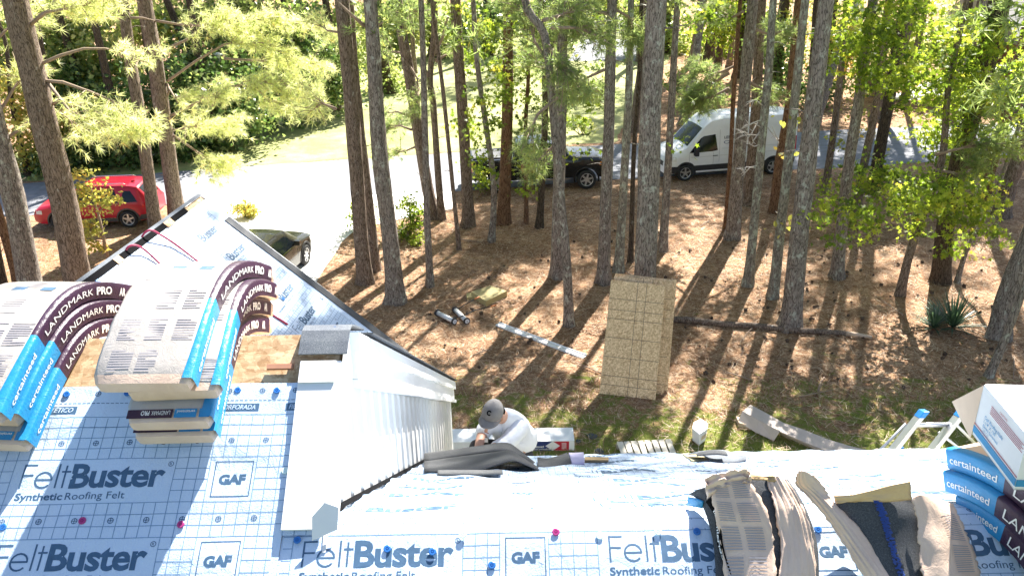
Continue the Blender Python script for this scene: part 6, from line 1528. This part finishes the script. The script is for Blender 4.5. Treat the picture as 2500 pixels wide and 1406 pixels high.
# ---- red SUV facing left
c = Car('red_suv', 'red sport utility car parked in the straw behind the left pines', 'car', 5.0, 1.98,
  [(0,1.0),(.10,1.15),(.55,1.70),(.9,1.76),(2.2,1.78),(2.9,1.73),(3.15,1.62),(3.80,1.16),(4.2,1.08),(4.75,.98),(4.95,.80),(5.0,.70)],
  [(0,.98),(.5,1.06),(2.5,1.02),(3.6,1.00),(4.3,.96),(4.85,.86),(5.0,.66)], [(0,.42),(.3,.33),(1,.28),(4.2,.28),(4.7,.30),(5,.38)],
  [(0,.78),(.6,.74),(2.8,.72),(3.1,.72),(3.8,.84),(4.4,.82),(5,.74)], (1.05,3.92), .37, MT['red_paint'])
c.place((150,562), (318,556), 1); c.glassfront(3.74, 3.12); c.glassfront(.14, .50, False, 'rear_window')
c.sidepoly('side_window', [(.55,1.12),(1.25,1.10),(1.15,1.58),(.80,1.56)], MT['glass']); c.sidepoly('side_window', [(1.35,1.10),(2.2,1.08),(2.2,1.62),(1.36,1.60)], MT['glass']); c.sidepoly('side_window', [(2.28,1.08),(3.5,1.06),(2.95,1.56),(2.28,1.62)], MT['glass'])
c.arches(MT['clad']); c.sidepoly('sill', [(1.5,.29),(3.45,.29),(3.45,.44),(1.5,.44)], MT['clad'], .012); c.sidepoly('sill_trim', [(1.55,.44),(3.4,.44),(3.4,.47),(1.55,.47)], MT['chrome'], .016)
c.sidepoly('bumper', [(.02,.36),(.62,.34),(.55,.56),(.02,.6)], MT['clad'], .01); lines(c, [(1.33,.5,1.30,1.08), (2.24,.48,2.24,1.06), (3.38,.5,3.42,1.02)], MT['trim']); door_handles(c, [1.55,2.5], .93, MT['red_paint']); c.mirror(3.35, 1.1, MT['red_paint'])
c.lamp('headlight', 4.55, 4.95, .72, .88, MT['lens_clear']); c.lamp('tail_light', .03, .38, .88, 1.06, MT['lens_red']); c.facebox('grille', 4.99, -.55, .55, .55, .78, MT['trim']); c.facebox('headlight', 4.93, .5, .86, .70, .84, MT['lens_clear']); c.facebox('number_plate', 5.015, -.25, .25, .45, .55, MT['white'], d=.02)
m = MB()
for sg in (1,-1): m.tube([(1.0,sg*.62,1.79),(1.15,sg*.62,1.85),(2.7,sg*.62,1.84),(2.9,sg*.62,1.76)], .022, 6); 
m.build('roof_rail', MT['chrome'], c.root)
m = MB()
for k in range(5): m.box((1.9,-.4+k*.2,1.812+.01*(2-abs(k-2))), 1.9, .012, .012)
m.build('roof_rib', MT['red_paint'], c.root); m = MB(); m.box((.85,.2,1.83), .16,.05,.07); m.build('antenna_fin', MT['red_paint'], c.root, bevel=.02)
# ---- white van facing left
c = Car('white_van', 'tall white panel van with dark sills parked by the road', 'van', 5.98, 2.06,
  [(0,2.50),(.4,2.55),(3.5,2.55),(4.0,2.46),(4.35,2.20),(5.05,1.42),(5.3,1.30),(5.75,1.12),(5.93,.9),(5.98,.75)],
  [(0,1.22),(4.2,1.22),(5.0,1.14),(5.5,1.05),(5.85,.9),(5.98,.68)], [(0,.40),(1,.34),(5.2,.34),(5.98,.34)],
  [(0,.86),(3.4,.86),(4.2,.82),(5.1,.88),(5.98,.8)], (1.12,5.12), .36, MT['van_white'])
c.place((1672,443), (1884,426), 1); c.glassfront(5.02, 4.38)
c.sidepoly('side_window', [(3.72,1.26),(3.9,1.22),(4.98,1.20),(4.42,1.86),(3.74,1.94)], MT['glass']); c.sidepoly('sill', [(0.02,.42),(5.5,.42),(5.5,.66),(0.02,.66)], MT['trim'], .014); c.arches(MT['trim'])
c.sidepoly('bumper', [(5.3,.36),(5.97,.36),(5.97,.66),(5.3,.66)], MT['trim'], .02); lines(c, [(3.64,.5,3.64,2.1),(3.9,.5,3.9,1.2),(4.98,.7,4.98,1.2),(1.75,.7,1.75,2.3),(2.6,.7,2.6,2.3)], MT['ink'], .006)
c.sidepoly('body_crease', [(.3,1.30),(3.55,1.30),(3.55,1.33),(.3,1.33)], MT['siding'], .01); c.sidepoly('body_crease', [(.3,1.05),(4.9,1.0),(4.9,1.03),(.3,1.08)], MT['siding'], .01)
door_handles(c, [3.72], 1.02, MT['trim'], .22); c.mirror(4.72, 1.22, MT['trim'], (.18,.2,.3)); c.lamp('headlight', 5.55, 5.9, .88, 1.06, MT['lens_clear']); c.lamp('tail_light', .01, .09, 1.0, 1.6, MT['lens_red']); c.facebox('grille', 5.97, -.6, .6, .62, .82, MT['trim'])
for st, x0, x1, z, hh, bd, mt in (('LESTER PLUMBING',3.45,1.95,1.72,.11,.02,MT['trim']),):
    vs, fs, a0, a1 = text2d(st, 1, bd); mm = MB(); mm.add([(x0+(x1-x0)*(a-a0)/(a1-a0), c.ys(2.5, z+b/.7*hh)+.012, z+b/.7*hh) for a, b in vs], fs); mm.build('lettering', mt, c.root)
vs, fs = ring(0, 0, .1, .025, 18); mm = MB(); mm.add([(3.33+a*1.4, c.ys(2.5,1.56)+.012, 1.57+b*.7) for a, b in vs], fs); mm.build('emblem', MT['navy'], c.root)
# ---- black pickup facing right
Car.spokes = 6
c = Car('black_pickup', 'black crew cab pickup truck half hidden by slim trunks', 'pickup truck', 5.85, 2.03,
  [(0,1.38),(1.75,1.38),(1.82,1.40),(1.95,1.85),(2.2,1.94),(3.2,1.95),(3.5,1.88),(4.15,1.42),(4.4,1.36),(5.3,1.30),(5.7,1.18),(5.85,1.0)],
  [(0,1.33),(3.9,1.28),(4.5,1.26),(5.4,1.2),(5.85,.95)], [(0,.55),(1,.5),(4.8,.5),(5.85,.5)],
  [(0,.96),(1.8,.96),(1.95,.74),(3.4,.72),(4.2,.86),(5.85,.84)], (1.12,4.82), .41, MT['black_paint'], .28)
c.place((1432,462), (1215,472), -1); c.glassfront(4.08, 3.50); c.glassfront(1.84, 1.94, False, 'rear_window')
c.sidepoly('side_window', [(2.05,1.38),(2.85,1.36),(2.85,1.82),(2.12,1.80)], MT['glass']); c.sidepoly('side_window', [(2.93,1.36),(3.9,1.34),(3.45,1.78),(2.93,1.82)], MT['glass'])
c.arches(MT['black_paint']); lines(c, [(2.0,.6,2.0,1.32),(2.9,.6,2.9,1.3),(3.9,.6,3.9,1.28),(1.85,.6,1.85,1.35)], MT['trim']); door_handles(c, [2.15,3.1], 1.13, MT['chrome']); c.mirror(3.7, 1.38, MT['black_paint'], (.16,.22,.24))
c.sidepoly('side_step', [(2.0,.46),(4.1,.46),(4.1,.50),(2.0,.50)], MT['chrome'], .06); c.lamp('headlight', 5.42, 5.8, 1.0, 1.18, MT['lens_clear']); c.lamp('indicator', 5.35, 5.44, 1.0, 1.15, MT['lens_amber']); c.lamp('tail_light', .01, .16, .9, 1.28, MT['lens_red']); c.lamp('bumper', 5.45, 5.84, .58, .80, MT['chrome'])
c.facebox('bumper', 5.86, -.95, .95, .55, .80, MT['chrome'], d=.12); c.facebox('grille', 5.83, -.6, .6, .84, 1.12, MT['chrome']); c.facebox('bumper', -.05, -.9, .9, .55, .75, MT['chrome'], d=.14)
m = MB(); m.box((.92,0,1.425), 1.5, 1.55, .012); m.build('bed_cover', MT['trim'], c.root)
MT['rust_sign'] = simple('rust_sign', (.30,.10,.06), .6)
c.sidepoly('door_sign', [(2.1,.80),(2.75,.80),(2.75,1.2),(2.1,1.2)], MT['rust_sign'], .012, sides=(-1,))
# ---- dark SUV on the driveway, nose away from the camera
Car.spokes = 7
c = Car('dark_suv', 'glossy dark green black car on the driveway behind the roof peak', 'car', 4.7, 1.9,
  [(0,1.0),(.10,1.15),(.5,1.60),(.9,1.68),(2.1,1.70),(2.7,1.62),(3.45,1.10),(4.2,1.0),(4.6,.85),(4.7,.7)],
  [(0,.98),(.5,1.04),(2.5,1.0),(3.5,.97),(4.5,.84),(4.7,.66)], [(0,.4),(.5,.28),(4.2,.28),(4.7,.38)], [(0,.8),(.6,.75),(2.6,.72),(3.5,.85),(4.7,.75)], (.98,3.74), .36, MT['green_black'])
fc = G(751,645); hd = R(90-9); c.root.rotation_euler = (0,0,hd); lx = Vector((math.cos(hd), math.sin(hd), 0)); ly = Vector((-math.sin(hd), math.cos(hd), 0)); k = .84; c.root.scale = (k,k,k); c.root.location = fc-lx*3.74*k+ly*.95*k
c.glassfront(3.38, 2.74); c.glassfront(.14, .46, False, 'rear_window')
c.sidepoly('side_window', [(.7,1.10),(1.5,1.08),(1.5,1.52),(.95,1.50)], MT['glass']); c.sidepoly('side_window', [(1.58,1.08),(3.1,1.04),(2.55,1.48),(1.58,1.54)], MT['glass']); c.sidepoly('window_trim', [(.7,1.05),(3.1,1.02),(3.1,1.04),(.7,1.075)], MT['chrome'], .012)
lines(c, [(1.54,.5,1.54,1.05),(3.05,.45,3.1,1.0)], MT['trim']); door_handles(c, [1.7], .93, MT['chrome']); c.mirror(2.95, 1.08, MT['green_black']); c.lamp('headlight', 4.2, 4.55, .72, .85, MT['lens_clear']); c.arches(MT['trim'])

# ============================================================ PERSON
per = empty('person', atY(1240,1100,6.4), 0, 'man in white long sleeved shirt and grey cap bent over behind the shingle pile', 'person'); PO = Vector(per.location)
def sk_mesh(name, chains, mat, sub=2, root=0):
    """chains: lists of (px,py,Y,r) joined where points coincide"""
    vs = []; es = []; rr = []; key = {}
    for ch in chains:
        prev = None
        for q in ch:
            k = tuple(round(x, 3) for x in q[:3])
            if k not in key: key[k] = len(vs); vs.append(tuple(atY(q[0], q[1], q[2])-PO)); rr.append(q[3])
            i = key[k]
            if prev is not None and prev != i: es.append((prev, i))
            prev = i
    me = bpy.data.meshes.new(name); me.from_pydata(vs, es, []); o = link(name, me, None, None)
    o.modifiers.new('k', 'SKIN'); me.skin_vertices[0].data
    for i, r_ in enumerate(rr): me.skin_vertices[0].data[i].radius = (r_ if not isinstance(r_, tuple) else r_[0], r_ if not isinstance(r_, tuple) else r_[1])
    me.skin_vertices[0].data[root].use_root = True
    sb_ = o.modifiers.new('s', 'SUBSURF'); sb_.levels = sub; sb_.render_levels = sub
    dg = bpy.context.evaluated_depsgraph_get(); dg.update(); nm = bpy.data.meshes.new_from_object(o.evaluated_get(dg)); bpy.data.objects.remove(o)
    for p in nm.polygons: p.use_smooth = True
    nm.materials.clear(); nm.name = name; return link(name, nm, per, mat)
MT['skin'] = simple('skin', (.50,.28,.20), .55, var=.08); MT['shirt'] = simple('shirt', (.72,.75,.80), .8, var=.03, bmp=.5, bscale=9, bdist=.03); MT['trousers'] = simple('trousers', (.022,.022,.026), .8, bmp=.3, bscale=20); MT['cap'] = simple('cap', (.20,.19,.185), .85, var=.15, nscale=20); MT['hair'] = simple('hair', (.05,.035,.03), .8)
Pz = (1272,1100,6.55)
sk_mesh('body', [[(*Pz,.15),(1262,1065,6.5,.15),(1248,1035,6.4,.15),(1230,1018,6.3,.07),(1213,1014,6.2,.07),(1205,1014,6.12,.075),(1199,1022,6.05,.05)],
   [(1248,1035,6.4,.15),(1190,1040,6.25,.06),(1174,1068,6.15,.045),(1166,1100,5.95,.034),(1164,1112,5.85,.028),(1166,1122,5.8,.02)],
   [(1248,1035,6.4,.15),(1266,1040,6.35,.06),(1240,1082,6.15,.045),(1200,1092,6.0,.034),(1188,1100,5.9,.026)],
   [(*Pz,.15),(1225,1100,6.3,.085),(1160,1090,6.1,.06),(1170,1150,6.3,.05),(1178,1200,6.4,.04),(1160,1215,6.25,.035)],
   [(*Pz,.15),(1265,1120,6.35,.085),(1235,1150,6.15,.06),(1260,1190,6.4,.05),(1275,1225,6.5,.04),(1250,1235,6.3,.035)]], MT['skin'])
# fingers
for (bx, by, bY) in ((1166,1120,5.80), (1186,1102,5.88)):
    for k in range(5):
        q = [(bx-7+k*3.2, by, bY, .011), (bx-8+k*3.6, by+7+(2-abs(k-2)), bY-.05, .010), (bx-8+k*3.6, by+12+(2-abs(k-2)), bY-.06, .008)]
        if k == 4: q = [(bx+5, by-4, bY, .012), (bx+10, by+3, bY-.04, .010), (bx+11, by+8, bY-.05, .008)]
        sk_mesh('finger' if k < 4 else 'thumb', [q], MT['skin'], 1)
sk_mesh('shirt', [[(1276,1092,6.55,(.17,.17)),(1268,1066,6.5,(.18,.17)),(1250,1036,6.4,(.17,.15)),(1232,1016,6.3,(.085,.085)),(1224,1012,6.25,(.07,.07))],
   [(1250,1036,6.4,.15),(1192,1036,6.27,.085),(1180,1052,6.22,.075),(1172,1066,6.15,.062)],
   [(1250,1036,6.4,.15),(1268,1040,6.32,.10),(1250,1068,6.2,.085),(1232,1084,6.12,.07),(1200,1094,6.02,.05)]], MT['shirt'])
sk_mesh('trousers', [[(1276,1098,6.57,.165),(1225,1101,6.3,.105),(1158,1089,6.1,.082),(1168,1150,6.3,.075),(1178,1198,6.4,.06)], [(1276,1098,6.57,.165),(1265,1122,6.35,.105),(1235,1150,6.15,.08),(1260,1190,6.4,.07),(1275,1222,6.5,.06)]], MT['trousers'])
for q in ([(1178,1200,6.42,.05),(1165,1214,6.28,.05),(1152,1222,6.15,.04)], [(1275,1224,6.52,.05),(1255,1236,6.36,.05),(1240,1244,6.22,.04)]): sk_mesh('boot', [q], MT['trim'], 1)
# cap: dome plus curved brim, turned toward the lower left
hc = atY(1203,1005,6.14)-PO
def blend_dome(name, c, ax, fwd_, a_, b_, h_, mat, lo=-.15):
    rt_ = ax.cross(fwd_).normalized(); rows = []; K = 20
    for i in range(9):
        t = lo+(1-lo)*i/8; r_ = math.sqrt(max(0,1-t*t)) if t > 0 else 1.0
        rows.append([c+ax*h_*t+(fwd_*math.cos(2*math.pi*k/K)*a_+rt_*math.sin(2*math.pi*k/K)*b_)*r_ for k in range(K)])
    m = MB(); m.grid(rows, 0, True, closed=True); return m.build(name, mat, per)
tocam = (CAM-(PO+hc)).normalized(); axc = (tocam*.55+Vector((.12,.25,.75))).normalized(); fwc = atY(1180,1036,5.95)-PO-hc; fwc = (fwc-axc*fwc.dot(axc)).normalized(); rtc = axc.cross(fwc)
dome = blend_dome('cap', hc, axc, fwc, .108, .088, .115, MT['cap'])
m = MB(); rows = []
for i in range(6):
    t = i/5; row = []
    for k in range(11):
        a = (k/10-.5)*math.pi*.92; rr0 = .095; ext = .078*t*max(0, math.cos(a))**.6
        row.append(hc-axc*(.012+.02*t+.018*(a/1.45)**2)+fwc*(math.cos(a)*(rr0+.008)+ext)+rtc*math.sin(a)*(.086+.012*t*math.cos(a)))
    rows.append(row)
m.grid(rows); br_ = m.build('cap_brim', MT['cap'], per); s_ = br_.modifiers.new('s', 'SOLIDIFY'); s_.thickness = .004
vs, fs, x0, x1 = text2d('C', 1, .06); pc = hc+fwc*.088+axc*.062; upc = (axc*.8-fwc*.55).normalized(); mm = MB(); nn_ = (fwc*.72+axc*.65).normalized()
mm.add([pc+rtc*((a-(x0+x1)/2))*.05+upc*(b-.35)*.055+nn_*.016 for a, b in vs], fs); mm.build('cap_letter', MT['black'], per)
m = MB(); m.tube([hc+axc*.0+(fwc*math.cos(a)*.112+rtc*math.sin(a)*.094) - fwc*.004 for a in np.linspace(R(100), R(265), 14)], .007, 6); m.build('ear_band', MT['black'], per)
for sg in (1,-1):
    m = MB(); q = hc-axc*.045+rtc*sg*.078-fwc*.01; m.tube([q-axc*.03, q+rtc*sg*.012, q+axc*.03], [.010,.017,.012], 8); m.build('ear', MT['skin'], per)
hf = hc-axc*.10+fwc*.02; m = MB(); m.tube([hf+axc*.02+fwc*.07, hf+fwc*.095-axc*.02, hf+fwc*.08-axc*.035], [.009,.015,.012], 8); m.build('nose', MT['skin'], per)
blend_dome('hair', hc-axc*.02-fwc*.008, axc, fwc, .10, .084, .05, MT['hair'], -.9)
for sg in (1,-1):
    m = MB(); e = hf+fwc*.078+rtc*sg*.03+axc*.03; m.tube([e-rtc*.012, e+rtc*.012], .006, 6); m.build('eye', MT['black'], per)
m = MB(); e = hf+fwc*.072-axc*.06; m.tube([e-rtc*.02, e, e+rtc*.02], [.003,.005,.003], 6); m.build('mouth', MT['rust_sign'], per)
m = MB(); m.box(atY(1188,1076,6.12)-PO, .035, .02, .06); m.build('phone_pouch', MT['trim'], per, bevel=.005)
m = MB(); m.box(atY(1187,1074,6.10)-PO, .028, .006, .04); m.build('meter', MT['drum'], per)
# walk board that carries him, on brackets from the wall
wb = empty('walk_board', (0.6, 6.2, 4.05), 0, 'plank walk board on brackets below the eave, under the man', 'scaffold'); zf = min((atY(1152,1222,6.15)).z, (atY(1240,1244,6.22)).z)-.05; wb.location.z = zf
m = MB(); m.box((-.3,.05,-.03), 2.6, .55, .05); m.build('plank', MT['pallet_wood'], wb, bevel=.004)
for x in (-1.2, .7):
    m = MB(); m.obox((x,-1.1,-.12), (.05,0,0), (0,1.4,0), (0,0,.06)); m.tube([(x+.025,.25,-.1),(x+.025,-1.1,-.9)], .02, 6); m.build('bracket', MT['alu'], wb)
